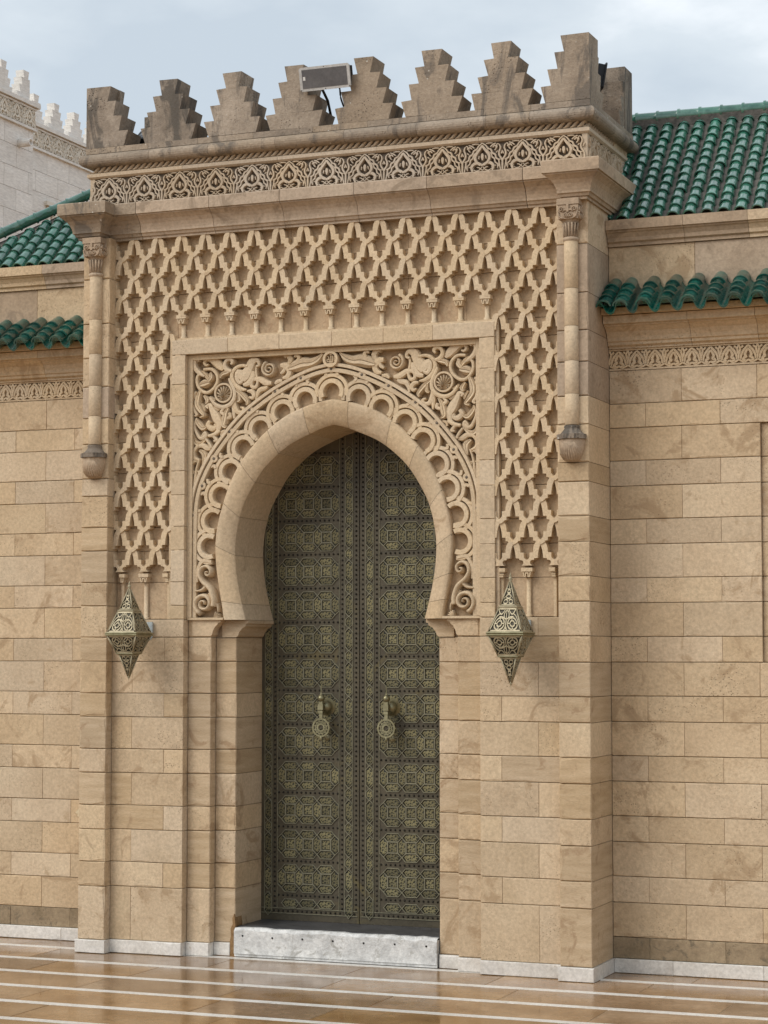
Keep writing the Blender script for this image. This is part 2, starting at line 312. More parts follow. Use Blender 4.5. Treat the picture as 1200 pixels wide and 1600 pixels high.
STROKES=[('r',[(-0.825,3.364,0.009),(-0.831,3.376,0.014),(-0.85,3.371,0.022),(-0.855,3.346,0.025),(-0.841,3.316,0.025),(-0.813,3.292,0.019),(-0.789,3.276,0.008)]),
('r',[(-0.794,3.316,0.014),(-0.748,3.317,0.015),(-0.715,3.289,0.015),(-0.706,3.25,0.015),(-0.725,3.211,0.015),(-0.761,3.185,0.016),(-0.796,3.187,0.015),(-0.827,3.216,0.015),(-0.838,3.251,0.015),(-0.833,3.28,0.014),(-0.819,3.29,0.012)]),
('l',[(-0.758,3.24,0.016),(-0.786,3.238,0.04),(-0.813,3.23,0.032),(-0.825,3.222,0.011)]),
('l',[(-0.767,3.247,0.016),(-0.75,3.271,0.027),(-0.752,3.289,0.022),(-0.745,3.301,0.006)]),
('l',[(-0.761,3.252,0.012),(-0.78,3.278,0.025),(-0.8,3.296,0.025),(-0.814,3.308,0.012)]),
('r',[(-0.767,3.346,0.008),(-0.782,3.341,0.012),(-0.795,3.355,0.015),(-0.784,3.375,0.019),(-0.754,3.375,0.03),(-0.721,3.357,0.043),(-0.693,3.33,0.038),(-0.674,3.31,0.014)]),
('r',[(-0.62,3.337,0.011),(-0.611,3.353,0.018),(-0.628,3.368,0.019),(-0.651,3.359,0.017),(-0.661,3.334,0.02),(-0.647,3.308,0.024),(-0.617,3.298,0.014)]),
('l',[(-0.69,3.261,0.011),(-0.679,3.283,0.022),(-0.649,3.294,0.027),(-0.614,3.304,0.012)]),
('r',[(-0.519,3.322,0.013),(-0.555,3.328,0.016),(-0.59,3.317,0.018),(-0.614,3.287,0.02),(-0.615,3.253,0.023),(-0.594,3.217,0.024),(-0.557,3.193,0.02),(-0.524,3.188,0.008)]),
('r',[(-0.564,3.252,0.01),(-0.553,3.241,0.015),(-0.568,3.231,0.019),(-0.585,3.256,0.024),(-0.579,3.288,0.032),(-0.541,3.266,0.059),(-0.511,3.309,0.048),(-0.49,3.347,0.043),(-0.458,3.353,0.022),(-0.447,3.328,0.015),(-0.465,3.316,0.01)]),
('r',[(-0.487,3.293,0.022),(-0.489,3.259,0.032),(-0.514,3.226,0.03),(-0.546,3.217,0.016)]),
('r',[(-0.46,3.326,0.01),(-0.468,3.297,0.012),(-0.463,3.262,0.012),(-0.458,3.228,0.014),(-0.47,3.201,0.018),(-0.493,3.205,0.018),(-0.495,3.227,0.017),(-0.479,3.246,0.019),(-0.444,3.244,0.027),(-0.406,3.223,0.03),(-0.371,3.219,0.016)]),
('r',[(-0.75,3.15,0.014),(-0.719,3.112,0.019),(-0.675,3.095,0.022),(-0.632,3.106,0.022),(-0.608,3.127,0.023),(-0.597,3.156,0.02),(-0.6,3.19,0.018),(-0.622,3.233,0.016),(-0.633,3.258,0.01)]),
('l',[(-0.592,3.19,0.013),(-0.562,3.169,0.026),(-0.54,3.148,0.028),(-0.518,3.12,0.023),(-0.524,3.101,0.011)]),
('r',[(-0.519,3.179,0.01),(-0.494,3.178,0.022),(-0.478,3.158,0.022),(-0.489,3.139,0.017),(-0.507,3.146,0.01)]),
('r',[(-0.605,3.131,0.025),(-0.597,3.092,0.027),(-0.58,3.064,0.024),(-0.553,3.063,0.016),(-0.543,3.082,0.015),(-0.562,3.09,0.009)]),
('r',[(-0.608,3.112,0.019),(-0.605,3.072,0.022),(-0.602,3.028,0.01)]),
('r',[(-0.843,3.192,0.012),(-0.857,3.177,0.019),(-0.846,3.155,0.018),(-0.826,3.161,0.012)]),
('l',[(-0.813,3.2,0.016),(-0.832,3.151,0.033),(-0.834,3.112,0.033),(-0.812,3.079,0.027),(-0.793,3.053,0.016),(-0.817,3.044,0.011)]),
('l',[(-0.791,3.167,0.013),(-0.771,3.139,0.027),(-0.782,3.12,0.012)]),
('r',[(-0.862,3.116,0.012),(-0.851,3.08,0.017),(-0.837,3.06,0.015),(-0.85,3.051,0.01)]),
('r',[(-0.766,3.092,0.009),(-0.777,3.105,0.014),(-0.755,3.111,0.022),(-0.741,3.081,0.032),(-0.716,3.038,0.046),(-0.697,2.998,0.035),(-0.705,2.963,0.022),(-0.726,2.947,0.01)]),
('r',[(-0.729,2.999,0.011),(-0.718,2.984,0.018),(-0.743,2.975,0.027),(-0.77,2.996,0.025),(-0.757,3.02,0.018)]),
('r',[(-0.73,3.102,0.013),(-0.705,3.084,0.015),(-0.695,3.091,0.009)]),
('l',[(-0.637,3.089,0.013),(-0.654,3.06,0.026),(-0.664,3.021,0.035),(-0.668,2.991,0.028),(-0.65,2.978,0.01)]),
('r',[(-0.665,3.085,0.01),(-0.682,3.068,0.017),(-0.659,3.05,0.018)]),
('r',[(-0.632,3.061,0.016),(-0.626,3.039,0.02),(-0.648,3.028,0.014)]),
('l',[(-0.842,3.038,0.012),(-0.834,3.013,0.027),(-0.803,2.98,0.027),(-0.776,2.988,0.011)]),
('r',[(-0.837,3.04,0.01),(-0.854,2.999,0.014),(-0.842,2.959,0.015),(-0.817,2.923,0.018),(-0.786,2.935,0.025),(-0.789,2.953,0.016),(-0.808,2.933,0.008)]),
('l',[(-0.861,2.947,0.011),(-0.852,2.905,0.025),(-0.825,2.889,0.026),(-0.789,2.912,0.018),(-0.776,2.937,0.01)]),
('r',[(-0.778,2.918,0.01),(-0.759,2.894,0.014),(-0.744,2.869,0.013),(-0.753,2.867,0.008)]),
('r',[(-0.765,2.934,0.013),(-0.729,2.94,0.02),(-0.688,2.96,0.012)]),
('r',[(-0.735,2.935,0.013),(-0.713,2.91,0.018),(-0.729,2.903,0.01)]),
('r',[(-0.825,2.884,0.016),(-0.855,2.851,0.018),(-0.852,2.813,0.019),(-0.821,2.798,0.009)]),
('r',[(-0.835,2.875,0.014),(-0.803,2.881,0.025),(-0.772,2.865,0.027),(-0.748,2.859,0.012)]),
('l',[(-0.822,2.854,0.014),(-0.791,2.826,0.035),(-0.802,2.77,0.009)]),
('l',[(-0.858,2.774,0.008),(-0.846,2.796,0.019),(-0.831,2.786,0.008)]),
('r',[(-0.819,2.802,0.01),(-0.837,2.746,0.011),(-0.845,2.683,0.016),(-0.85,2.648,0.008)]),
('r',[(-0.854,2.72,0.008),(-0.86,2.73,0.011),(-0.849,2.734,0.008)]),
('r',[(-0.827,2.719,0.008),(-0.822,2.729,0.011),(-0.835,2.735,0.008)]),
('r',[(-0.465,3.13,0.011),(-0.459,3.157,0.019),(-0.443,3.183,0.025),(-0.411,3.191,0.022),(-0.393,3.2,0.01)]),
('r',[(-0.685,2.933,0.009),(-0.68,2.953,0.016),(-0.658,2.964,0.01)]),
('l',[(-0.573,3.169,0.011),(-0.567,3.135,0.022),(-0.583,3.121,0.01)]),
('l',[(-0.755,3.158,0.012),(-0.736,3.142,0.019),(-0.719,3.137,0.01)]),
('l',[(-0.807,3.121,0.009),(-0.79,3.095,0.016),(-0.785,3.075,0.008)]),
('r',[(-0.299,3.243,0.014),(-0.271,3.253,0.027),(-0.259,3.281,0.029),(-0.279,3.311,0.035),(-0.313,3.317,0.021)]),
('r',[(-0.313,3.27,0.011),(-0.295,3.283,0.019),(-0.287,3.301,0.016)]),
('r',[(-0.266,3.322,0.019),(-0.253,3.35,0.029),(-0.274,3.373,0.026),(-0.291,3.363,0.013)]),
('l',[(-0.263,3.293,0.019),(-0.232,3.305,0.048),(-0.18,3.321,0.058),(-0.126,3.322,0.045),(-0.082,3.341,0.035),(-0.051,3.371,0.01)]),
('r',[(-0.212,3.337,0.011),(-0.198,3.354,0.018),(-0.214,3.368,0.016),(-0.225,3.358,0.01)]),
('r',[(-0.145,3.326,0.008),(-0.137,3.337,0.011),(-0.127,3.331,0.008)]),
('r',[(-0.346,3.213,0.013),(-0.33,3.227,0.021),(-0.303,3.229,0.014)])]
# ================================================================ pavement
pv = MB(); pv.add([(-400, -400, -.03), (400, -400, -.03), (400, 400, -.03), (-400, 400, -.03)], [(0, 1, 2, 3)])
pave = pv.build('pavement', S['slab'], None, kind='structure'); pave['label'] = 'wet tan marble paving with white strips in front of the gateway'
SY = [.06 - .43 * k for k in range(0, 12)]
sw = .056
gb = MB(); gb.box(-4.3, 5.3, -5.1, .72, -.028, -.0025); gb.build('grout_bed', S['grout'], pave)
for k, y in enumerate(SY):
    x = -4.2 + rng.random() * .5
    while x < 5.2:
        ln = rng.uniform(1.1, 1.7); b = MB(); b.box(x, x + ln - .003, y - sw / 2, y + sw / 2, -.03, .0012); b.build('white_strip', S['strip'], pave); x += ln
    x = -4.2 - rng.random()
    while x < 5.2:
        ln = rng.choice((.62, .8, .95, 1.1)); b = MB(); b.box(x, x + ln - .0055, y - .43 + sw / 2 + .002, y - sw / 2 - .002, -.03, rng.uniform(-.0006, .0004)); b.build('paving_slab', S['slab'], pave); x += ln
for x0 in range(-4, 5):
    b = MB(); b.box(x0, x0 + .996, .09, .7, -.03, rng.uniform(-.0006, .0004)); b.build('paving_slab', S['slab'], pave)
# ================================================================ gateway
gate = thing('gateway', 'tan sandstone gateway with horseshoe arch, carved lattice and stepped crown of merlons', 'gateway')
INNER = [(0, 2.972), (.07, 2.955), (.13, 2.932), (.26, 2.876), (.36, 2.805), (.445, 2.722), (.51, 2.625), (.56, 2.53), (.59, 2.43), (.606, 2.33), (.608, 2.25), (.60, 2.15), (.582, 2.05), (.558, 1.95), (.54, 1.885)]
OUTER = [(0, 3.118), (.07, 3.108), (.139, 3.092), (.25, 3.055), (.353, 2.999), (.448, 2.924), (.517, 2.855), (.586, 2.771), (.647, 2.660), (.685, 2.56), (.716, 2.46), (.733, 2.37), (.737, 2.277), (.727, 2.166), (.709, 2.06), (.690, 1.96), (.675, 1.885)]
EXT = [(0, 3.318), (.10, 3.301), (.211, 3.264), (.348, 3.2), (.469, 3.127), (.573, 3.048), (.677, 2.938), (.773, 2.815), (.838, 2.695), (.873, 2.58), (.884, 2.45), (.886, 2.25), (.886, 1.9)]
def resample(pts, n):
    d = [0]
    for a, b in zip(pts, pts[1:]): d.append(d[-1] + math.dist(a, b))
    out = []; j = 0
    for i in range(n + 1):
        t = d[-1] * i / n
        while j < len(pts) - 2 and d[j + 1] < t: j += 1
        u = (t - d[j]) / (d[j + 1] - d[j]); out.append(tuple(a + (b - a) * u for a, b in zip(pts[j], pts[j + 1])))
    return out
OUTER = [(x * .972, z - .006) for x, z in OUTER]; OUTER[-1] = (.662, 1.885)
inn = crv(INNER, 4); outr = crv(OUTER, 4)
# masonry core with the arched opening, and the mass behind the door
op = [(.63, -.02), (.63, 1.87)] + [(x + .02, z) for x, z in inn[::-1][:-1]] + [(0, 2.995)]
core = [(1.49, -.02), (1.49, 4.60), (-1.49, 4.60), (-1.49, -.02)] + mir(op)[:-1] + op[::-1]
b = MB(); b.prism(core, .137, .50); b.build('masonry_core', S['mortar'], gate)
b = MB(); b.box(-1.512, 1.512, .502, .84, -.02, 4.60); b.build('rear_wall', S['stone'], gate)
CZ = [.075, .376, .515, .698, .835, 1.018, 1.154, 1.335, 1.470, 1.650, 1.788, 1.890]
UZ = [1.890, 1.968, 2.102, 2.283, 2.418, 2.598, 2.735, 2.915, 3.05, 3.232, 3.40]
stones = ['stone', 'pale', 'streaky', 'stone', 'pale']
pk = lambda *a: S[rng.choice(a or stones)]
for s in (-1, 1):
    def bl(par, a, c, *r, **k):
        x0, x1 = sorted((s * a, s * c)); return block(par, x0, x1, *r, **k)
    wall = node('wall_panel', gate)
    for i in range(len(CZ) - 1):
        big = i % 2 == 0; jx = 1.215 if big else 1.01
        bl(wall, .888, jx, 0, .136, CZ[i], CZ[i + 1], pk('stone', 'pale', 'stone')); bl(wall, jx, 1.346, 0, .136, CZ[i], CZ[i + 1], pk())
    for i in range(len(UZ) - 1):
        bl(wall, .888, .975, 0, .136, UZ[i], UZ[i + 1], pk('pale'), gz=.001)
    b = MB(); b.box(*sorted((s * .976, s * .994)), .018, .136, 1.892, 3.4865); b.build('fillet', S['pale'], wall)
    pil = node('pilaster', gate)
    PZ = [.075, .376, .515, .698, .835, 1.018, 1.154, 1.335, 1.470, 1.650, 1.788, 1.968, 2.102, 2.283, 2.418, 2.598, 2.70, 2.90, 3.05, 3.232, 3.40, 3.60, 3.86, 4.10]
    for i in range(len(PZ) - 1):
        bl(pil, 1.347, 1.52, -.065, .345, PZ[i], PZ[i + 1], pk('streaky', 'stone', 'streaky', 'pale') if PZ[i] < 2.6 else pk('cream', 'stone', 'pale'), ch=.005, cx=.004)
    j1 = node('jamb', gate); j2 = node('inner_jamb', gate)
    for i in range(len(CZ) - 1):
        bl(j1, .742, .887, .055, .136, CZ[i], CZ[i + 1], pk('stone', 'streaky'), ch=.005, cx=.004)
        z1 = min(CZ[i + 1], 1.786)
        if z1 > CZ[i]:
            bl(j2, .612, .741, .118, .46, CZ[i], z1, pk('stone', 'streaky'), ch=.005, cx=.004)
    b = MB(); b.prism([(s * x, z) for x, z in [(.86, 1.888), (.682, 1.888), (.682, 1.873), (.697, 1.870), (.699, 1.862), (.718, 1.845), (.731, 1.82), (.735, 1.802), (.742, 1.795), (.86, 1.795)]], .052, .13); b.build('corbel', S['stone'], j1)
    b = MB(); b.prism([(s * x, z) for x, z in [(.70, 1.884), (.538, 1.884), (.538, 1.866), (.551, 1.862), (.553, 1.850), (.575, 1.838), (.594, 1.815), (.601, 1.797), (.612, 1.788), (.70, 1.788)]], .112, .459); b.build('corbel', S['streaky'], j2)
    # marble skirting of this side
    sk = node('skirting', gate)
    for a, c, y in ((.613, .741, .106), (.742, .887, .043), (.888, 1.346, -.012), (1.338, 1.531, -.078)):
        if s < 0 and a < .7: a += .028
        y1 = {.106: .2, .043: .12, -.012: .1, -.078: .34}[y]
        bl(sk, a, c, y, y1, .002, .0745, S['marble'], name='marble_piece', gz=0, ch=.003)
# lintel strip of the frame
xs = [-.975, -.62, -.30, .02, .33, .62, .975]; lin = node('frame_lintel', gate)
for a, c in zip(xs, xs[1:]): block(lin, a, c, .0, .136, 3.401, 3.487, S['pale'], gz=.001)
b = MB(); b.prism([(-.994, 3.487), (.994, 3.487), (.994, 3.50), (-.994, 3.50)], .022, .13); b.build('fillet', S['pale'], lin)
im = node('inner_moulding', gate)
for a, c, z0, z1 in ((-.887, -.858, 1.9, 3.399), (.858, .887, 1.9, 3.399), (-.8575, .8575, 3.372, 3.399)):
    b = MB(); b.box(a, c, .034, .13, z0, z1); b.build('moulding', S['carve'], im)
# broken arris patched with filler beside the threshold
b = MB(); pts = [(-.652, 0), (-.644, .035), (-.650, .08), (-.640, .13), (-.643, .17), (-.630, .20), (-.633, .235), (-.622, .262), (-.614, .255), (-.607, .20), (-.612, .15), (-.606, .09), (-.611, .05), (-.607, 0)]
b.prism([(x + .006 if x < -.62 else x, z * .9) for x, z in pts], .110, .20); b.build('patched_edge', S['filler'], gate, label='brown crumbling patch at the foot of the left jamb')
# threshold
th = MB(); n = 26; T_ = [(-.606 + 1.212 * q / n, .088 + rng.uniform(0, .006), .160 + rng.uniform(-.004, .003)) for q in range(n + 1)]
th.add([(x, .088, .020) for x, y, z in T_] + [(x, .088, z - rng.uniform(.006, .016)) for x, y, z in T_] + [(x, y + .012, z + .004) for x, y, z in T_] + [(x, .56, .166) for x, y, z in T_],
       [(r_ * (n + 1) + q, r_ * (n + 1) + q + 1, (r_ + 1) * (n + 1) + q + 1, (r_ + 1) * (n + 1) + q) for r_ in range(3) for q in range(n)])
th.box(-.606, .606, .094, .56, .004, .15)
th = th.build('threshold', S['step'], gate, label='pale grey marble doorstep with seven small holes')
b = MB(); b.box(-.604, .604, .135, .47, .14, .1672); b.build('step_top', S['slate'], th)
for i in range(7):  # black discs painted as the shade inside small holes
    b = MB(); b.lathe([(.0, .002), (.0055, .002), (.0055, -.004)], Matrix.Translation((-.552 + i * .183, .088, .122 - rng.random() * .006)) @ Matrix.Rotation(R(90), 4, 'X'), 10); b.build('hole_shade_disc', S['hole'], th)
# ---------------------------------------------------------------- arch ring of voussoirs
NV = 15; M = NV * 6
ci = mir(inn)[::-1][:-1] + inn; cu = mir(outr)[::-1][:-1] + outr
ri, ro = resample(ci, M), resample(cu, M)
ring = node('arch_ring', gate)
cuts = [0, 3, 12, 19, 26, 33, 40, 48, 56, 62, 70, 77, 83, 87, 90]
for a, c in zip(cuts, cuts[1:]):
    b = MB()
    for prof, smo in (([(0, .13), (0, .058)], False), ([(0, .058), (.03, .046), (.10, .041), (.4, .047), (.75, .062), (.95, .078), (1, .086)], True), ([(1, .086), (1, .461)], True)):
        vs = []
        for i in range(a, c + 1):
            f = (.03 if i == a else -.03 if i == c else 0); i2 = min(max(i + (1 if f > 0 else -1), 0), M) if f else i
            po = [p + (q - p) * abs(f) for p, q in zip(ro[i], ro[i2])]; pi = [p + (q - p) * abs(f) for p, q in zip(ri[i], ri[i2])]
            for t, y in prof: vs.append((po[0] + (pi[0] - po[0]) * t, y, po[1] + (pi[1] - po[1]) * t))
        k = len(prof); n = c - a + 1
        b.add(vs, [(i * k + q, i * k + q + 1, (i + 1) * k + q + 1, (i + 1) * k + q) for i in range(n - 1) for q in range(k - 1)], smo)
    b.build('voussoir', pk('stone', 'pale'), ring)
# ---------------------------------------------------------------- carved field round the arch
sp = node('carved_field', gate)
hole = [(x - .02, z) for x, z in outr]; hole[0] = (0, hole[0][1])
poly = mir(hole)[::-1][:-1] + hole + [(.887, 1.885), (.887, 3.40), (-.887, 3.40), (-.887, 1.885)]
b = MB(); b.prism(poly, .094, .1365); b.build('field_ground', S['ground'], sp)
relief = fac(.096, .0432); relief2 = fac(.096, .0392); relief3 = fac(.096, .0478)
ec = crv(EXT, 4); ecf = mir(ec)[::-1][:-1] + ec
def offs(pts, d):
    out = []
    for i, p in enumerate(pts):
        a, c = pts[max(i - 1, 0)], pts[min(i + 1, len(pts) - 1)]; dx, dz = c[0] - a[0], c[1] - a[1]; q = math.hypot(dx, dz); out.append((p[0] + dz / q * d, p[1] - dx / q * d))
    return out
for d, wd, rl in ((.0115, .021, relief2), (.042, .026, relief)):
    o = offs(ecf, d); b = MB(); b.ribbon(o, wd, rl, FLAT); b.build('arch_band', S['carve'], sp)
LOB = [(0, 3.171), (.165, 3.130), (.305, 3.066), (.446, 2.977), (.555, 2.870), (.638, 2.736), (.701, 2.600), (.752, 2.453), (.775, 2.305)]
for k in range(-8, 9):
    x, z = LOB[abs(k)]; x *= (1 if k >= 0 else -1); n = math.atan2(z - 2.25, x); n = n if k else math.pi / 2; x -= .018 * math.cos(n); z -= .018 * math.sin(n)
    b = MB(); g = R(118)
    b.ribbon(arc(x, z, .0615, n - g, n + g, 18), .029, fac(.096, .0461 + .0007 * (k % 2)), FLAT)
    b.ribbon(arc(x, z, .0935, n - R(106), n + R(106), 22), .0235, fac(.096, .0490 + .0022 * (k % 2)), FLAT)
    b.build('arch_lobe', S['carve'], sp)
    # knot that ties the lobe to the band, with a dark disc painted as the shade in its eye
    kx, kz = x + math.cos(n) * .128, z + math.sin(n) * .128; b = MB()
    b.lathe([(.0, .0515), (.021, .0515), (.0235, .049), (.0245, .0)], Matrix.Translation((kx, .096, kz)) @ Matrix.Rotation(R(90), 4, 'X'), 14, smooth=False)
    for q in (-1, 1): b.ribbon(crv([(x + math.cos(n + q * .42) * .098, z + math.sin(n + q * .42) * .098), (x + math.cos(n + q * .30) * .110, z + math.sin(n + q * .30) * .110), (x + math.cos(n + q * .40) * .127, z + math.sin(n + q * .40) * .127)], 3), .018, fac(.096, .0476 + q * .0004), FLAT)
    kn = b.build('knot', S['carve'], sp)
    b = MB(); b.lathe([(0, .0015), (.0085, .0015), (.0095, -.004)], Matrix.Translation((kx, .0445, kz)) @ Matrix.Rotation(R(90), 4, 'X'), 10); b.build('eye_shade_disc', S['frieze_shade'], sp)
for s in (-1, 1):   # volutes at the foot of the arch band
    b = MB(); fl = lambda p: p if s > 0 else mir(p); W = lambda a, c, n: [a + (c - a) * i / (n - 1) for i in range(n)]
    p = spiral(.785, 1.977, .006, .060, R(200), -1.75, 34); b.ribbon(fl(p), W(.012, .034, len(p)), fac(.096, .024), ROUND, smooth=True)
    p = crv([(.727, 1.962), (.724, 2.0), (.745, 2.06), (.79, 2.10), (.812, 2.14), (.80, 2.178), (.768, 2.19), (.742, 2.168), (.748, 2.14), (.768, 2.14), (.771, 2.156), (.760, 2.158)], 4)
    b.ribbon(fl(p), W(.036, .014, len(p)), fac(.096, .026), ROUND, smooth=True)
    p = crv([(.832, 2.10), (.832, 2.14), (.822, 2.185), (.79, 2.222), (.74, 2.215)], 4); b.ribbon(fl(p), .02, fac(.096, .0448), FLAT)
    p = crv([(.765, 2.245), (.82, 2.205)], 3); b.ribbon(fl(p), .018, fac(.096, .0505), FLAT)
    p = crv([(.84, 2.05), (.80, 2.055), (.775, 2.075)], 4); b.ribbon(fl(p), W(.012, .03, len(p)), fac(.096, .036), ROUND, smooth=True)
    p = crv([(.755, 2.04), (.735, 2.0), (.705, 1.965), (.70, 1.93)], 4); b.ribbon(fl(p), W(.03, .012, len(p)), fac(.096, .05), ROUND, smooth=True)
    for cx, tl in ((.868, -1), (.702, 1)):
        for q in range(4):
            a = R(95 + tl * (10 + q * 20)); b.ribbon(fl([(cx - tl * .022 * -1, 1.898), (cx + tl * .02 + .036 * math.cos(a), 1.898 + .034 * math.sin(a))]), [.012, .009], fac(.096, .045 + q * .001), ROUND, smooth=True)
    b.build('volute', S['carve'], sp)
    x0, x1 = sorted((s * .66, s * .886)); b = MB(); b.box(x0, x1, .036, .13, 1.886, 1.899); b.build('ledge', S['carve'], sp)
for s in (-1, 1):   # arabesque scrolls of the two spandrels
    for i, (kd, st) in enumerate(STROKES):
        c = crv([(-p[0] * s, p[1], p[2]) for p in st], 4); b = MB()
        h = .040 + (i % 6) * .0021
        b.ribbon([q[:2] for q in c], [max(.006, q[2] * 1.3) for q in c], fac(.096, h), LEAF if kd == 'l' else FOIL)
        b.build('leaf_scroll' if kd == 'l' else 'vine_scroll', S['carve'], sp)
    cx, cz = s * .667, 3.176; sh = MB()
    sh.lathe([(0, .036), (.047, .033), (.047, 0)], Matrix.Translation((cx, .096, cz)) @ Matrix.Rotation(R(90), 4, 'X'), 20)
    sh.ribbon(arc(cx, cz, .052, 0, 2 * math.pi, 28)[:-1], .012, fac(.096, .041), FLAT, closed=True)
    for q in range(9):
        a = R(90 + (q - 4) * 25); r1 = .042 if abs(q - 4) < 4 else .036
        sh.ribbon([(cx + .006 * math.cos(a), cz - .018 + .006 * math.sin(a)), (cx + r1 * .7 * math.cos(a), cz - .014 + r1 * .75 * math.sin(a)), (cx + r1 * 1.02 * math.cos(a), cz - .01 + r1 * 1.15 * math.sin(a))], [.005, .0105, .0115], fac(.096, .040 + (q % 2) * .0015), ROUND, smooth=True)
    for q in (-1, 1): sh.ribbon(spiral(cx + q * .022, cz - .030, .002, .011, 0, q * 1.4, 14), .006, fac(.096, .04), ROUND, smooth=True)
    sh.build('shell_medallion', S['carve'], sp)
    cx, cz = s * .386, 3.300; sh = MB()
    sp_ = spiral(cx, cz, .004, .044, R(30 if s > 0 else 150), 2.1 * s, 40); sh.ribbon(sp_, [.010 + .012 * i / 40 for i in range(41)], fac(.096, .042), ROUND, smooth=True)
    sh.build('spiral_rosette', S['carve'], sp)
md = MB(); md.ribbon(arc(0, 3.334, .0385, 0, 2 * math.pi, 30)[:-1], .017, fac(.096, .029), FLAT, closed=True)
md.ribbon([(-.033, 3.334), (.033, 3.334)], .06, fac(.096, .062), FLAT)
T = fac(.063, .036)   # the word carved in the medallion
for p, wd in (([(.022, 3.350), (.023, 3.320)], .005), ([(.011, 3.353), (.012, 3.325), (.008, 3.317), (.003, 3.321)], .005), ([(.001, 3.353), (.002, 3.325), (-.003, 3.317), (-.008, 3.321)], .005),
              ([(-.008, 3.321), (-.010, 3.333), (-.018, 3.334), (-.022, 3.326), (-.017, 3.320), (-.008, 3.321)], .0045), ([(-.010, 3.334), (-.013, 3.346), (-.020, 3.349)], .0035), ([(.006, 3.357), (.003, 3.361), (.000, 3.357), (-.003, 3.361), (-.006, 3.357)], .003)):
    md.ribbon(crv(p, 3) if len(p) > 2 else p, wd, T, FLAT)
md.build('inscribed_medallion', S['carve'], sp)
# ---------------------------------------------------------------- lattice (net of interlaced stepped arches)
lat = node('lattice', gate)
P = .1535; HV = .1124; Z0 = 4.083
gz = [3.50, 3.76, 3.92, 4.10]; gx = [-1.346, -.96, -.62, -.25, .12, .46, .80, 1.1, 1.346]
for i in range(3):
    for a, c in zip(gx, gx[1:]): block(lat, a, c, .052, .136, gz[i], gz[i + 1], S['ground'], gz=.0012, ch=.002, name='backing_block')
for s in (-1, 1):
    zz = [1.892, 2.102, 2.283, 2.418, 2.598, 2.735, 2.915, 3.05, 3.232, 3.40, 3.50]
    for i in range(10):
        for a, c in (((.995, 1.17), (1.17, 1.346)) if i % 2 else ((.995, 1.346),)):
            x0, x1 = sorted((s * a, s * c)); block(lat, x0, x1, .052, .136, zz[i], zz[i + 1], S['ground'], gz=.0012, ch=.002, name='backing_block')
LEG = [(0, -.05), (.22, -.06), (.37, .01), (.465, .14), (.515, .31), (.525, .455), (.775, .465), (.775, .70), (.86, .775), (.93, .83), (1.0, .85), (1.0, 1.08), (.82, 1.04), (.66, .965), (.60, .905), (.45, .895), (.45, .735), (.19, .725), (.175, .58), (.14, .42), (.08, .24), (0, .11)]
LEGB = LEG[:7] + [(.775, .67), (.83, .74), (.95, .80), (1.0, .83), (1.0, 1.075), (.60, 1.075), (.70, 1.02), (.755, .95), (.73, .87), (.64, .82), (.53, .815), (.46, .81), (.45, .735)] + LEG[17:]
legm = {}
def leg(side, last, row):
    key = (side, last, row)
    if key not in legm:
        b = MB(); pts = [(side * u * P / 2, -v * HV) for u, v in (LEGB if last else LEG)]; yf = .0015 + (.0065 if side > 0 else 0) + .0013 * row
        b.prism(pts, yf, .054)
        legm[key] = b.mesh('lattice_band', S['carve'])
    return legm[key]
for r in range(17):
    z = Z0 - r * HV
    for k in range(-18, 19):
        x = (k + (.5 if r % 2 else 0)) * P
        for sd in (-1, 1):
            xe = x + sd * P / 2; lo, hi = sorted((x, xe))
            if r < 4: ok = hi <= 1.39 and lo >= -1.39
            else: ok = (lo >= .91 and hi <= 1.39) or (hi <= -.91 and lo >= -1.39)
            if r == 4 and lo < .99 and hi > -.99: ok = False
            if r == 3 and ((lo < .99 <= hi) or (lo <= -.99 < hi)) : pass
            if not ok: continue
            last = (r == 16) or (r == 3 and abs(xe) < .97)
            link('lattice_band', leg(sd, last, r % 2), lat, (x, rng.uniform(-.0006, .0006), z))
cb = {}
def colonnette(x, ztop, zbot, clip=0):
    b = MB(); q = .031
    def bx(x0, x1, y0, z0, z1):
        if clip > 0: x1 = min(x1, .003)
        if clip < 0: x0 = max(x0, -.003)
        if x1 > x0: b.box(x0, x1, y0, .054, z0, z1)
    bx(-q, q, .0045, -.020, 0)
    for i in range(3): bx(-.024 + .003 * i, .024 - .003 * i, .012 + .002 * i, -.027 - .011 * i, -.0202 - .0095 * i)
    if not clip:
        b.ribbon([(-.020, -.024), (-.015, -.046), (-.008, -.046), (-.006, -.028), (.006, -.028), (.008, -.046), (.015, -.046), (.020, -.024)], .007, fac(.054, .005), FLAT)
        b.lathe([(.0135, -.052), (.0135, zbot - ztop + .012), (.019, zbot - ztop + .012), (.019, zbot - ztop)], Matrix.Translation((0, .044, 0)), 12)
    else: bx(-.0135, .0135, .034, zbot - ztop, -.05)
    o = b.build('colonnette', S['carve'], lat); o.location = (x, 0, ztop)
for k in range(-6, 7): colonnette(k * P, 3.632, 3.50)
for s in (-1, 1):
    colonnette(s * 7.5 * P, 2.152, 1.892); colonnette(s * 8.5 * P, 2.152, 1.892, clip=s); colonnette(s * 6.5 * P, 2.152, 1.892, clip=-s)
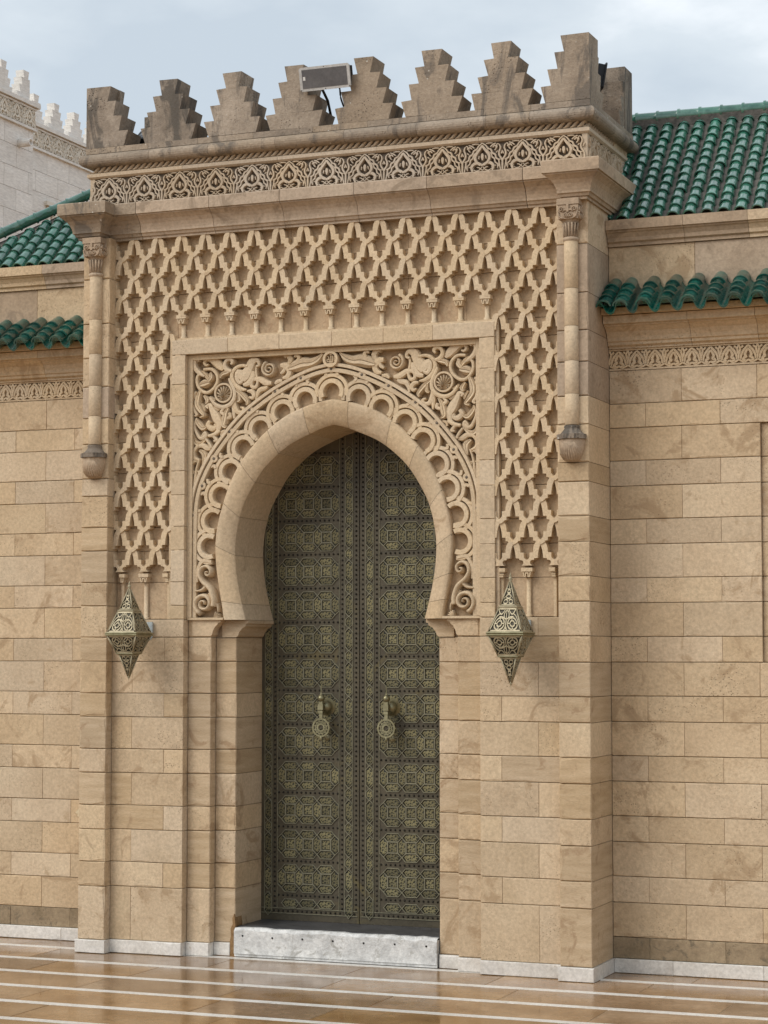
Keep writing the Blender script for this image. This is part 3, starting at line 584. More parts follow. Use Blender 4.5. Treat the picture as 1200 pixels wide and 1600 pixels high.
# ---------------------------------------------------------------- engaged columns on the pilasters
for s in (-1, 1):
    x, y = s * 1.431, -.073; T = Matrix.Translation((x, y, 0)); ec_ = node('engaged_column', gate)
    zs = [2.895, 3.06, 3.235, 3.42, 3.62, 3.875]
    for a, c in zip(zs, zs[1:]):
        b = MB(); b.lathe([(.0362, a + .0006), (.0375, a + .0018), (.0375, c - .0018), (.0362, c - .0006)], T, 20); b.build('shaft', S['pale'], ec_)
    b = MB(); b.lathe([(.036, 3.870), (.043, 3.876), (.043, 3.888), (.037, 3.893)], T, 20)
    b.lathe([(.035, 3.89), (.034, 3.93), (.038, 3.965), (.048, 3.985)], T, 20)
    for q in range(-3, 4):
        a = R(-90 + q * 24); d = Vector((math.cos(a), math.sin(a), 0)); c0 = Vector((x, y, 0))
        b.tube([c0 + d * .036 + Vector((0, 0, 3.896)), c0 + d * .038 + Vector((0, 0, 3.94)), c0 + d * .044 + Vector((0, 0, 3.968))], .0065, 6)
    b.box(x - .055, x + .055, y - .055, y + .055, 3.985, 4.060)
    for fy, ax in ((-1, 'f'), (1, 'r')):
        for q in (-1, 1):
            for (du, dv, r0) in ((.036, 4.035, .016), (.014, 4.003, .013)):
                if ax == 'f': mp_ = lambda u, v, h: (x + u, y - .055 - .010 * h, v)
                else: mp_ = lambda u, v, h: (x + .055 + .010 * h, y + u, v)
                b.ribbon(spiral(q * du, dv, .002, r0, R(60 if q > 0 else 120), q * 1.5, 18), .0065, mp_, ROUND, smooth=True)
            b.ribbon(crv([(q * .052, 4.022), (q * .046, 3.998), (q * .026, 3.985)], 4), .008, mp_, ROUND, smooth=True)
        b.ribbon([(0, 4.06), (0, 4.02)], .014, mp_, FLAT); b.ribbon([(-.02, 4.032), (.02, 4.032)], .01, lambda u, v, h: mp_(u, v, h * .8), FLAT)
    b.box(x - .060, x + .060, y - .060, .0, 4.061, 4.094)
    b.build('capital', S['cream'], ec_)
    b = MB(); b.lathe([(.041, 2.892), (.043, 2.885), (.040, 2.878), (.046, 2.868), (.060, 2.852), (.072, 2.843)], T, 20)
    b.prism([(x + .082 * math.cos(a), y + .082 * math.sin(a)) for a in [R(22.5 + 45 * q) for q in range(8)]], 2.820, 2.845, Matrix(((1, 0, 0, 0), (0, 0, 1, 0), (0, 1, 0, 0), (0, 0, 0, 1))))
    b.build('corbel_top', S['lichen'], ec_)
    b = MB(); n = 40; pr = [(.067, 2.8195), (.069, 2.80), (.066, 2.77), (.058, 2.742), (.042, 2.718), (.022, 2.706), (.003, 2.703)]
    b.lathe(pr, T, n)
    for q in range(-5, 6):   # ribs spreading from the middle of the front
        a_ = R(-90 + q * 17); d = Vector((math.cos(a_), math.sin(a_), 0)); ctr = Vector((x, y, 0)); pts = []
        for tt in range(6):
            f_ = tt / 5; r0, z0_ = pr[min(6, 1 + tt)]; ang_ = R(-90 + q * 17 * (.25 + .75 * min(1, f_ * 1.6))); pts.append(ctr + Vector((math.cos(ang_), math.sin(ang_), 0)) * (r0 + .0015) + Vector((0, 0, z0_)))
        b.tube(pts, [.004, .0065, .0075, .0075, .006, .003], 6)
    b.build('fluted_corbel', S['cream'], ec_)
# ---------------------------------------------------------------- cornice, frieze, rope, torus
cor = node('cornice', gate)
CP = [(-.05, 4.088), (.012, 4.088), (.012, 4.104), (.022, 4.104), (.028, 4.118), (.036, 4.122), (.036, 4.134), (.040, 4.150), (.048, 4.170), (.062, 4.190), (.080, 4.206), (.092, 4.214), (.092, 4.222), (.102, 4.222), (.102, 4.284), (.098, 4.290), (-.05, 4.296)]
A = [(-1.52, .84), (-1.52, -.098), (-1.408, -.098), (-1.408, .012)]; Bm = [(-x, y) for x, y in A[::-1]]
fx = [-1.0, -.56, -.10, .34, .80, 1.0]
pieces = [[(-1.52, .84), (-1.52, .30)], [(-1.52, .2975), (-1.52, -.098), (-1.408, -.098), (-1.408, .012), (-1.17, .012)]]
px = [-1.1675, -.70, -.26, .19, .62, 1.1675]
pieces += [[(a + .001, .012), (c - .0015, .012)] for a, c in zip(px, px[1:])]
pieces += [[(1.17, .012), (1.408, .012), (1.408, -.098), (1.52, -.098), (1.52, .2975)], [(1.52, .30), (1.52, .84)]]
for i, p in enumerate(pieces):
    b = MB(); b.sweep(CP, p); b.build('cornice_block', S['weather'] if i in (0, 1) else S['cream'], cor)
fr = node('frieze', gate)
b = MB(); b.box(-1.493, 1.493, .0, .5, 4.285, 4.60); b.build('frieze_ground', S['frieze_shade'], fr)
FILP = [(-.05, 4.462), (.018, 4.462), (.030, 4.472), (.030, 4.490), (.014, 4.497), (-.05, 4.497)]
TORP = [(-.05, 4.530), (.02, 4.530)] + [(.035 + .034 * math.cos(a), 4.567 + .036 * math.sin(a)) for a in [R(-80 + 20 * q) for q in range(9)]] + [(.03, 4.606), (-.05, 4.606)]
BASP = [(-.05, 4.607), (.036, 4.607), (.036, 4.640), (-.05, 4.640)]
def run(prof, name, m, cutx, mats=None):
    q = [[(-1.493, .84), (-1.493, 0), (cutx[0] - .001, 0)]] + [[(a + .0008, 0), (c - .0008, 0)] for a, c in zip(cutx, cutx[1:])] + [[(cutx[-1] + .001, 0), (1.493, 0), (1.493, .84)]]
    for p in q: b = MB(); b.sweep(prof, p); b.build(name, S[rng.choice(m)], fr)
run(FILP, 'fillet', ['frieze'], [-.9, -.3, .3, .9])
run(TORP, 'torus', ['weather'], [-1.1, -.72, -.3, .12, .55, .95, 1.2])
run(BASP, 'parapet_stone', ['weather'], [-1.12, -.80, -.45, -.08, .25, .6, .93, 1.2])
ROP = [(-1, 0), (-.9, .55), (-.4, .95), (.3, 1), (.9, .6), (1, 0)]
for dirn in range(2):
    b = MB(); nn = 78 if dirn == 0 else 22
    for i in range(nn):
        u = -1.493 + (i + .5) * 2.986 / 78 if dirn == 0 else (i + .5) * .84 / 22
        mp_ = (lambda uu, v, h: (uu, .012 - .030 * h, v)) if dirn == 0 else (lambda uu, v, h: (1.481 + .030 * h, uu, v))
        b.ribbon(crv([(u - .024, 4.500), (u - .007, 4.507), (u + .007, 4.523), (u + .024, 4.530)], 3), [.006, .012, .017, .020, .022, .022, .020, .016, .011, .006], mp_, ROP, smooth=True)
    b.build('rope_moulding', S['frieze'], fr)
MOT = [([(0, .156), (.020, .142), (.032, .125), (.049, .117), (.057, .098), (.073, .089), (.079, .068), (.093, .058), (.097, .034), (.105, 0)], .0105, 1),
       ([(0, .142), (.014, .122), (.036, .094), (.041, .072), (.030, .050), (.010, .034)], .017, 3),
       ([(0, .034), (.026, .047), (.048, .044), (.063, .026), (.056, .004)], .018, 2),
       ([(.026, .122), (.037, .105), (.050, .096), (.055, .077), (.068, .067), (.073, .047), (.085, .036), (.088, .010)], .009, 0),
       ([(.002, .028), (.018, .010), (.036, .006), (.052, .014)], .006, 0), ([(.0, .006), (.018, .022), (.032, .026)], .006, 1),
       ([(.1150, .0), (.1150, .050), (.098, .080), (.096, .100), (.104, .122), (.098, .140)], .0105, 2),
       ([(.098, .140), (.088, .146), (.082, .137), (.088, .132)], .006, 1), ([(.046, .132), (.062, .144), (.078, .150)], .008, 1), ([(.070, .112), (.080, .124), (.074, .130)], .007, 0), ([(.088, .108), (.078, .098)], .006, 0),
       ([(.084, .012), (.092, .026), (.088, .04)], .006, 1), ([(.020, .152), (.040, .154), (.060, .152)], .006, 0), ([(.060, .128), (.072, .138), (.086, .126)], .008, 1), ([(.018, .088), (.022, .070)], .007, 0), ([(.052, .020), (.062, .030), (.078, .028)], .007, 0), ([(.108, .090), (.1168, .108)], .008, 1), ([(.093, .062), (.104, .058)], .007, 0)]
def motif(name, m, strokes, mp_, lift=.0006):
    b = MB()
    for i, (p, wd, lv) in enumerate(strokes):
        c = crv(p, 3); n = len(c); ws = [wd * (.6 + .4 * math.sin(math.pi * min(1, (q + .8) / n))) for q in range(n)]
        for sd in (1, -1): b.ribbon([(sd * u, v) for u, v in c], ws, lambda u, v, h: mp_(u, v, h * (.78 + .07 * lv + (.02 if sd > 0 else 0) + i * .002)), FLAT)
    return b
STAR = [([(0, .098), (.004, .085), (.0, .062)], .010, 1)]
mt = motif('palmette', S['frieze'], MOT + STAR, lambda u, v, h: (u, -.028 * h, v)).mesh('palmette', S['frieze'])
for i in range(13): link('palmette', mt, fr, (-1.493 + (i + .5) * 2.986 / 13, -.0005, 4.302))
for i in range(4):
    link('palmette', mt, fr, (1.4935, (i + .5) * .21, 4.302), (0, 0, R(90)), sc=(.91, 1, 1)); link('palmette', mt, fr, (-1.4935, (i + .5) * .21, 4.302), (0, 0, R(-90)), sc=(.91, 1, 1))
b = MB()
for s in (-1, 1): b.box(*sorted((s * 1.478, s * 1.508)), -.016, .03, 4.297, 4.461)
b.build('corner_strip', S['frieze'], fr)
# ---------------------------------------------------------------- merlons
TT = [(.059, .040), (.098, .077), (.137, .115), (.176, .150)]; TH = .0905; ZB = 4.641
def stepped(t0, t1, a, flip=False):
    """right-hand stepped edge, top to bottom, from tier half widths"""
    out = []
    for i, (wt, wb) in enumerate(TT):
        zt = ZB + TH * (4 - i); out += [(a + wt * 1.0, zt - .002), (a + wb, zt - TH)]
    return out
def merlon_poly(c):
    e_ = stepped(0, 0, 0); return [(c + u, z) for u, z in e_] + [(c - u, z) for u, z in e_[::-1]]
CX = [-.990, -.583, -.194, .228, .630, 1.034]
def rough(o, amt=.0035):
    for v in o.data.vertices: v.co += Vector((rng.uniform(-amt, amt), 0, rng.uniform(-amt, amt) * .6))
for i, c in enumerate(CX):
    b = MB(); b.prism(merlon_poly(c), -.036, .135); o = b.build('merlon', S['lichen'] if i == 0 else S['weather'], gate); rough(o)
for sx in (-1, 1):
    for sy in (-1, 1):
        e_ = stepped(0, 0, 0); X = 1.527; Y0, Y1 = (-.036, .84)
        b = MB()
        f = [(sx * (X - .098 - u), z) for u, z in e_] + [(sx * X, e_[-1][1]), (sx * X, e_[0][1])]
        yy = (Y0, Y0 + .165) if sy < 0 else (Y1 - .165, Y1); b.prism(f, *yy)
        ys = Y0 if sy < 0 else Y1; d = 1 if sy < 0 else -1
        f2 = [(ys + d * (.098 + u), z) for u, z in e_] + [(ys + d * .1, e_[-1][1]), (ys + d * .1, e_[0][1])]
        Mx = Matrix(((0, 1, 0, 0), (1, 0, 0, 0), (0, 0, 1, 0), (0, 0, 0, 1)))
        xx = sorted((sx * (X - .0025), sx * (X - .163))); b.prism(f2, xx[0], xx[1], Mx)
        o = b.build('merlon', S['weather'] if (sx > 0 and sy < 0) else S['lichen'], gate, label=None); rough(o, .003)
b = MB(); b.box(-1.45, 1.45, .10, .80, 4.60, 4.625); b.build('roof_slab', S['weather'], gate)
b = MB(); b.add([(1.5225, .335, 4.046), (1.5225, .82, 4.046), (1.5225, .82, 4.09), (1.5225, .335, 4.09), (1.516, .335, 4.046), (1.516, .82, 4.046), (1.516, .82, 4.09), (1.516, .335, 4.09)], [(0, 1, 2, 3), (7, 6, 5, 4), (0, 3, 7, 4), (1, 5, 6, 2), (3, 2, 6, 7), (0, 4, 5, 1)]); b.build('flashing', S['flash'], gate)
# ================================================================ bronze door leaves (parts of the gateway)
POLY = dict(SQ=[(-.0262, -.0275), (.0262, -.0275), (.0262, .0275), (-.0262, .0275)],
 HH=[(-.0512, 0), (-.0315, -.0212), (.0315, -.0212), (.0512, 0), (.0315, .0212), (-.0315, .0212)],
 VH=[(0, -.0515), (.0222, -.030), (.0222, .030), (0, .0515), (-.0222, .030), (-.0222, -.030)],
 CL=[(0, -.063), (.0205, -.040), (.0205, .040), (0, .063), (-.0205, .040), (-.0205, -.040)],
 CS=[(0, -.0315), (.0185, -.012), (.0185, .012), (0, .0315), (-.0185, .012), (-.0185, -.012)])
PM = {}
for k, p in POLY.items():
    b = MB(); q = [(x * .86, z * .86) for x, z in p]; n = len(p)
    b.add([(x, 0, z) for x, z in p] + [(x, -.0025, z) for x, z in q], [tuple(range(n, 2 * n))] + [(i, (i + 1) % n, (i + 1) % n + n, i + n) for i in range(n)])
    PM[k] = b.mesh('panel', [S['panel'], S['stud']])
    for f_ in PM[k].polygons[1:]: f_.material_index = 1  # dark bevels paint a shadow line round each panel
HT = dict(SQ=0, HH=.0005, VH=.001, CL=.0003, CS=.0008)
for s in (-1, 1):
    b = MB(); x0, x1 = sorted((s * .0025, s * .66)); b.box(x0, x1, .462, .498, .168, 2.99)
    leaf = b.build('door_leaf', S['bronze'], gate, label='left bronze door leaf with knocker' if s < 0 else 'right bronze door leaf with knocker')
    st = MB(); sd = MB()
    def pan(k, u, z):
        o = link('panel', PM[k], leaf, (s * u, .4615, z)); p = POLY[k]
        ex = [(s * u + x * (1 + .0034 / max(.02, math.hypot(x, zz))), z + zz * (1 + .0034 / max(.02, math.hypot(x, zz)))) for x, zz in p]
        st.ribbon(ex, .0066, fac(.4625, .4545 + HT[k]), [(-1, 0), (-.5, 1), (.5, 1), (1, 0)], closed=True)
    def stud(u, z, r=.0068):
        sd.lathe([(r, 0), (r * .75, .0045), (r * .2, .0065)], Matrix.Translation((s * u, .4622, z)) @ Matrix.Rotation(R(90), 4, 'X'), 7)
    ZK = [.311 + .1955 * k for k in range(14)]
    for k, z in enumerate(ZK):
        for c in range(3):
            u = .205 + .1115 * c
            if k < 13:
                pan('SQ', u, z + .0978); pan('HH', u, z + .0425); pan('HH', u, z + .153)
            if k == 0: pan('HH', u, .2665)
        if k < 13:
            for c in range(4): pan('VH', .1493 + .1115 * c, z + .0978)
            for u in (.064, .568): pan('CL', u, z + .0978)
        if k:
            for u in (.064, .568): pan('CS', u, z)
        for i in range(14): stud(.134 + i * .0283, z)
    for u in (.064, .568): pan('CL', u, .262)
    for i in range(20): stud(.03 + i * .0295, .221)
    for u in (.0205, .1065, .5275):
        for i in range(98): stud(u, .235 + .02793 * i + .012)
    for u in (.040, .0885, .1235, .510, .5455, .592): st.ribbon([(s * u, .235), (s * u, 2.97)], .0045, fac(.4625, .4575), [(-1, 0), (-.5, 1), (.5, 1), (1, 0)])
    for z in (.208, .236): st.ribbon([(s * .01, z), (s * .64, z)], .005, fac(.4625, .457), [(-1, 0), (-.5, 1), (.5, 1), (1, 0)])
    st.build('strapwork', S['strap'], leaf); sd.build('studs', S['stud'], leaf, kind='stuff')
    kb = MB(); kx = s * .2 - .004; Y = lambda x, y, z: Matrix.Translation((x, y, z)) @ Matrix.Rotation(R(90), 4, 'X')
    kb.lathe([(.052, 0), (.050, .006), (.036, .010), (.037, .022), (.030, .040), (.016, .050), (.008, .052), (.008, .075), (.0, .075)], Y(kx + .006, .4615, 1.392), 24)
    kb.tube([(kx + .006, .41, 1.392), (kx, .385, 1.392)], .010)
    kb.box(kx - .016, kx + .016, .370, .398, 1.375, 1.407); kb.box(kx - .013, kx + .013, .372, .396, 1.355, 1.370); kb.box(kx - .012, kx + .012, .374, .394, 1.407, 1.425)
    kb.lathe([(.001, -.022), (.014, -.017), (.0215, -.004), (.0215, .005), (.014, .017), (.005, .022), (.0035, .032), (.0025, .07), (.0005, .078)], Matrix.Translation((kx, .384, 1.441)), 14)
    kb.box(kx - .010, kx + .010, .378, .392, 1.318, 1.356)
    pm_ = lambda u, v, h: (kx + u * 1.1, .389 - .010 * h, 1.275 + v * 1.1)
    for r0, wd in ((.045, .010), (.018, .009)): kb.ribbon(arc(0, 0, r0, 0, 2 * math.pi, 24)[:-1], wd, pm_, FLAT, closed=True)
    kb.ribbon(arc(0, 0, .032, 0, 2 * math.pi, 24)[:-1], .004, lambda u, v, h: pm_(u, v, h * .9), FLAT, closed=True)
    for i in range(12):
        a = i * math.pi / 6
        for d in (-.30, .30): kb.ribbon([(.021 * math.cos(a), .021 * math.sin(a)), (.043 * math.cos(a + d), .043 * math.sin(a + d))], .0042, lambda u, v, h: pm_(u, v, h * (.8 + .05 * (i % 2) + .02 * (d > 0))), FLAT)
        kb.lathe([(.0055, 0), (.004, .007), (.0, .009)], Matrix.Translation((kx + .0555 * math.cos(a), .388, 1.275 + .0555 * math.sin(a))) @ Matrix.Rotation(R(90), 4, 'X'), 6)
    kb.lathe([(.0, -.026), (.006, -.018), (.009, -.006), (.005, .004)], Matrix.Translation((kx, .384, 1.222)), 10)
    b = MB(); b.lathe([(.020, 0), (.018, .006), (.0, .008)], Y(kx + .004, .4615, 1.215), 12); b.build('strike_plate', S['brass'], leaf)
    kb.build('door_knocker', S['brass'], leaf)
# ================================================================ tiled hall behind and beside the gateway
hall = thing('tiled_hall', 'tan sandstone hall flanking the gateway under a green glazed tile roof', 'building', (0, .4, 0))
WZ = [.076, .190, .372, .510, .693, .830, 1.014, 1.150, 1.332, 1.469, 1.650, 1.786, 1.968, 2.102, 2.283, 2.418, 2.598, 2.735, 2.914, 3.045, 3.226]
def arc_tile(r0, r1, ln, th, a=R(96), lip=.006):
    """half-round tile lying along +y, low end at y=0"""
    b = MB(); n = 10; vs = []
    st_ = [(0, r0 + lip), (.010, r0 + lip), (.016, r0), (ln, r1)]
    for y, r in st_:
        for i in range(n + 1):
            t = -a + 2 * a * i / n; vs.append((r * math.sin(t), y, r * math.cos(t)))
    for y, r in ((0, r0 + lip - th), (ln, r1 - th)):
        for i in range(n + 1):
            t = -a + 2 * a * i / n; vs.append((r * math.sin(t), y, r * math.cos(t)))
    k = n + 1; fs = []; 
    for j in range(3): fs += [(j * k + i, j * k + i + 1, (j + 1) * k + i + 1, (j + 1) * k + i) for i in range(n)]
    b.add(vs, fs, True); b.add(vs, [(i, 4 * k + i, 4 * k + i + 1, i + 1) for i in range(n)] + [(4 * k + i, 5 * k + i, 5 * k + i + 1, 4 * k + i + 1) for i in range(n)])
    return b
for s in (-1, 1):
    wl = node('wall', hall)
    XE = 2.95
    b = MB(); x0, x1 = sorted((s * 1.53, s * XE)); b.box(x0, x1, .392, .9, -.02, 4.03); b.build('backing_wall', S['mortar'], wl)
    for i in range(len(WZ) - 1):
        big = (i % 2 == 1); j0 = (1.92 if s > 0 else 1.995) if big else (1.722 if s > 0 else 1.80)
        cut = [1.522] + [v for v in [j0 + .407 * q for q in range(-1, 4)] if 1.56 < v < XE - .1] + [XE]
        rec = s > 0 and 10 <= i < 18
        if rec: cut = [v for v in cut if v < 2.30] + [2.342]
        m_ = ['grime'] if i == 0 else ['stone', 'pale', 'stone', 'stone'] if s > 0 else ['stone', 'pale', 'pale', 'stone']
        for a, c in zip(cut, cut[1:]):
            x0, x1 = sorted((s * a, s * c)); block(wl, x0, x1, .33, .392, WZ[i], WZ[i + 1], S[rng.choice(m_)], gz=.0014)
        if rec: block(wl, 2.343, XE, .352, .392, WZ[i], WZ[i + 1], S['stone'], gz=.0014)
    cut = [1.531, 1.85, 2.33, XE]
    for a, c in zip(cut, cut[1:]):
        x0, x1 = sorted((s * a, s * c)); block(wl, x0, x1, .317, .392, .002, .0755, S['marble'], name='marble_piece', gz=0, ch=.003)
    cut = [1.522, 2.0, 2.45, XE] if s > 0 else [1.522, 1.66, 2.07, 2.5, XE]
    for a, c in zip(cut, cut[1:]):
        x0, x1 = sorted((s * a, s * c)); block(wl, x0, x1, .334, .392, 3.50, 3.905, S[rng.choice(['stone', 'pale', 'cream'])], gz=.0014)
    if s < 0:
        b = MB(); rr = random.Random(3); cxx, czz = -1.66, .765
        b.prism([(cxx + (.085 + .03 * rr.random()) * math.cos(t), czz + (.028 + .022 * rr.random()) * math.sin(t) + .012 * math.cos(t)) for t in [2 * math.pi * q / 22 for q in range(22)]], .3262, .332); b.build('plaster_patch', S['plaster'], wl)
    # carved band
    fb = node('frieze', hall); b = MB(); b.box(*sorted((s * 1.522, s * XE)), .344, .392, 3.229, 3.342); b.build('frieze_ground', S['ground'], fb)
    for z0, z1 in ((3.227, 3.236), (3.334, 3.343)):
        b = MB(); b.box(*sorted((s * 1.5225, s * XE)), .327, .391, z0, z1); b.build('fillet', S['stone'], fb)
    MW = [([(0, .094), (.012, .082), (.028, .062), (.038, .040), (.040, .020)], .015, 1), ([(0, .078), (.010, .062), (.017, .046), (.013, .032), (.022, .026), (.026, .016), (.014, .012)], .017, 2), ([(.0, .016), (.022, .006), (.0505, .018)], .014, 0), ([(.0505, .097), (.043, .078), (.046, .058), (.0505, .044), (.0505, .022)], .013, 2), ([(.026, .092), (.040, .080)], .012, 1)]
    if s < 0: mw = motif('palmette', S['carve'], MW, lambda u, v, h: (u, -.019 * h, v)).mesh('palmette', S['carve'])
    for i in range(14): link('palmette', mw, fb, (s * (1.575 + .1012 * i), .345, 3.236))
    # cornice under the little eave
    pr = [(-.05, 3.344), (.012, 3.344), (.012, 3.354), (.030, 3.362), (.030, 3.376), (.040, 3.382), (.044, 3.402), (.060, 3.430), (.090, 3.452), (.104, 3.456), (.104, 3.464), (.128, 3.466), (.128, 3.508), (-.05, 3.52)]
    cn = node('cornice', hall); cut = [1.523, 1.985, 2.345, XE]
    for a, c in zip(cut, cut[1:]):
        x0, x1 = sorted((s * a, s * c)); b = MB(); b.sweep(pr, [(x0 + .0012, .33), (x1 - .0012, .33)]); b.build('cornice_block', S['stone'], cn)
    pr = [(-.05, 3.905), (.010, 3.905), (.010, 3.922), (.024, 3.930), (.026, 3.950), (.040, 3.972), (.050, 3.978), (.050, 3.986), (.064, 3.988), (.064, 4.042), (-.05, 4.047)]
    cp = node('coping', hall); cut = [1.523, 1.95, 2.30, XE] if s > 0 else [1.523, 1.62, 2.0, 2.45, XE]
    for a, c in zip(cut, cut[1:]):
        x0, x1 = sorted((s * a, s * c)); b = MB(); b.sweep(pr, [(x0 + .001, .33), (x1 - .001, .33)]); b.build('coping_block', S[rng.choice(['cream', 'stone'])], cp)
    # little eave of S-lipped tiles
    ev = node('eave', hall); ang = math.atan2(.175, .255)
    if s < 0:
        et = arc_tile(.0405, .036, .098, .008, a=R(80), lip=.003).mesh('eave_tile', S['tile2'])
        PT = .1222; b = MB(); nn = 24; rows = []
        for yy, dz in ((0, 0), (.012, 0), (.016, 0), (.30, -.004)):
            for th_ in (0, -.0125):
                row_ = []
                for q in range(nn + 1):
                    cw = math.cos(2 * math.pi * (q / nn - .5)); zz = -.036 * math.copysign(abs(cw) ** .62, cw)
                    row_.append(((q / nn - .5) * PT, yy, min(zz, .034 if yy < .014 else .006) + dz + th_))
                rows.append(row_)
        k = nn + 1; vs = [p for r_ in rows for p in r_]; q4 = lambda r0, r1: [(r0 * k + q, r0 * k + q + 1, r1 * k + q + 1, r1 * k + q) for q in range(nn)]
        b.add(vs, q4(0, 2) + q4(2, 4) + q4(4, 6) + q4(1, 3) + q4(3, 5) + q4(5, 7), True); b.add(vs, q4(0, 1)); pt = b.mesh('pan_tile', S['tile2'])
    b = MB(); b.box(*sorted((s * 1.524, s * XE)), .17, .345, 3.512, 3.545); b.build('eave_bed', S['stone'], ev)
    for i in range(-1, 11):
        x = s * ((1.655 if s > 0 else 1.665) + .1222 * i)
        if abs(x) < 1.50: continue
        for q in range(4):
            t = .068 * q; xx = x + rng.uniform(-.002, .002)
            if abs(xx) - .04 < 1.521: xx = s * 1.563
            link('eave_tile', et, ev, (xx, .079 + t * math.cos(ang), 3.533 + t * math.sin(ang) + rng.uniform(-.001, .002)), (ang - .06, rng.uniform(-.04, .04), rng.uniform(-.03, .03)))
        xp = x + s * .0611
        link('pan_tile', pt, ev, (xp, .082, 3.539), (ang, 0, 0))
# roof
rf = node('roof', hall); al = R(45); yb, zb = .345, 4.045
yr = yb + .705; zr = zb + .705
b = MB(); b.add([(-2.90, yb, zb), (3.0, yb, zb), (3.0, yr, zr), (-1.62, yr, zr), (3.0, yr + .8, zb), (-2.90, yr + .8, zb)], [(0, 1, 2, 3), (3, 2, 4, 5), (0, 3, 5), (1, 4, 2), (0, 5, 4, 1)]); b.build('roof_deck', S['deck'], rf)
rt_ = arc_tile(.0365, .0285, .105, .007, lip=.0012).mesh('roof_tile', S['tile'])
cb_ = MB(); cb_.lathe([(.0365, 0), (.0365, .008), (.031, .014), (.002, .062)], Matrix.Rotation(R(-90), 4, 'X'), 14); capm = cb_.mesh('end_tile', S['tile'])
dv = Vector((0, math.cos(al), math.sin(al)))
def column(x, n):
    for q in range(n):
        p = Vector((x + rng.uniform(-.003, .003), yb, zb)) + dv * (.004 + .0772 * q) + Vector((0, -.002, .002))
        link('roof_tile', rt_, rf, p, (al - .045, rng.uniform(-.05, .05), rng.uniform(-.025, .025)))
    p = Vector((x, yb, zb)) + dv * (.004 + .0772 * n); link('end_tile', capm, rf, p, (al, 0, 0))
for i in range(-5, 12): column(1.785 + .0928 * i, 12)
for i in range(-6, 9):
    x = -2.306 + .0906 * i; ym = yb + (x + 2.90) / 1.6; n = int((min(ym, yr) - yb - .075) * 1.414 / .0772)
    if n > 0: column(x, min(n, 12))
    elif n == 0: link('end_tile', capm, rf, Vector((x, yb, zb)) + dv * .004, (al, 0, 0))
b = MB(); b.box(-1.62, 3.0, yr - .035, yr + .035, zr - .035, zr + .022); b.build('ridge_bed', S['deck'], rf)
rg = MB(); rg.lathe([(.043, 0), (.043, .012), (.037, .016), (.035, .128)], None, 16); rgm = rg.mesh('ridge_tile', S['tile'])
for i in range(37):
    x = -1.62 + .1245 * i
    if x < 1.0 and x > -1.4: continue
    link('ridge_tile', rgm, rf, (x, yr, zr + .034), (rng.uniform(-.02, .02), R(90), 0))
h0 = Vector((-2.90, yb, zb)); h1 = Vector((-1.62, yr, zr)); hd = (h1 - h0); nl = int(hd.length / .112); hq = hd.to_track_quat('Z', 'Y').to_euler()
for i in range(nl): link('ridge_tile', rgm, rf, h0 + hd.normalized() * .112 * i + Vector((-.012, -.02, .040)), hq, sc=(.86, .86, .9))
# ================================================================ white marble building
wb = thing('marble_building', 'tall white marble building with stepped merlons and carved band at upper left', 'building', (-20, 24, 0))
b = MB(); b.box(-28, -16.02, 10, 23.12, 0, 12.0); b.box(-28, -16.73, 23.12, 40, 0, 12.0); b.build('wall', S['wmarble'], wb)
SC = 1.86
def wface(X, y0, y1, ycol):
    vn = node('veneer', wb); n = 0
    z = 6.6
    while z < 11.4:
        hgt = min(.405, 11.46 - z); y = y0 + (0 if n % 2 else .42)
        ed = [y0]
        while y < y1: 
            if y > ed[-1] + .1: ed.append(y)
            y += .84
        ed.append(y1)
        for a, c in zip(ed, ed[1:]):
            if c - a > .02: b = MB(); b.box(X - .03, X, a + .004, c - .004, z + .004, z + hgt - .004); b.build('marble_slab', S['wmarble'], vn)
        z += hgt; n += 1
    fb = node('frieze', wb); b = MB(); b.box(X - .03, X + .01, y0, y1, 11.47, 11.88); b.build('frieze_ground', S['wground'], fb)
    for z0, z1, o_ in ((11.455, 11.50, .06), (11.85, 11.885, .05), (11.895, 11.97, .10)):
        b = MB(); b.box(X - .03, X + o_, y0, y1 + (o_ if y0 < 23 else 0), z0, z1); b.build('moulding', S['wmarble'], fb)
    me = WP[0]
    for y in ycol: link('palmette', me, fb, (X + .01, y, 11.505), (0, 0, R(90)), sc=(SC, 1.6, 2.2))
WP = [mt.copy()]; WP[0].materials.clear(); WP[0].materials.append(S['wfrieze'])
wface(-16, 19.6, 23.12, [23.12 - .217 - .434 * i for i in range(6)])
wface(-16.71, 23.13, 30.0, [24.3 + .434 * i for i in range(12)])
Mx = Matrix(((0, 1, 0, 0), (1, 0, 0, 0), (0, 0, 1, 0), (0, 0, 0, 1)))
def wmer(X, y, half=0):
    p = [(u * 1.75, (z - ZB) * 1.62 + 11.97) for u, z in merlon_poly(0)]
    if half: p = [(min(u, .13), z) for u, z in p]
    b = MB(); b.prism([(u + y, z) for u, z in p], X - .17, X, Mx); b.build('merlon', S['wmarble'], wb)
for y in (22.10, 21.35, 20.6): wmer(-16.02, y)
wmer(-16.02, 22.88, 1)
for i in range(6): wmer(-16.72, 25.17 + .775 * i)
wmer(-16.72, 24.40)
b = MB(); b.lathe([(.0, 0), (.075, 0), (.075, .28), (.055, .28), (.05, .2)], Matrix.Translation((-16.02, 22.62, 11.12)) @ Matrix.Rotation(R(90), 4, 'Y'), 14); b.build('rain_spout', S['wmarble'], wb)
wn_ = MB(); wn_.box(-16.72, -16.69, 24.78, 25.75, 9.2, 10.44); wn_ = wn_.build('window', S['wground'], wb)
b = MB(); b.box(-16.72, -16.64, 24.72, 25.80, 10.44, 10.52); b.build('window_frame', S['wfrieze'], wn_)
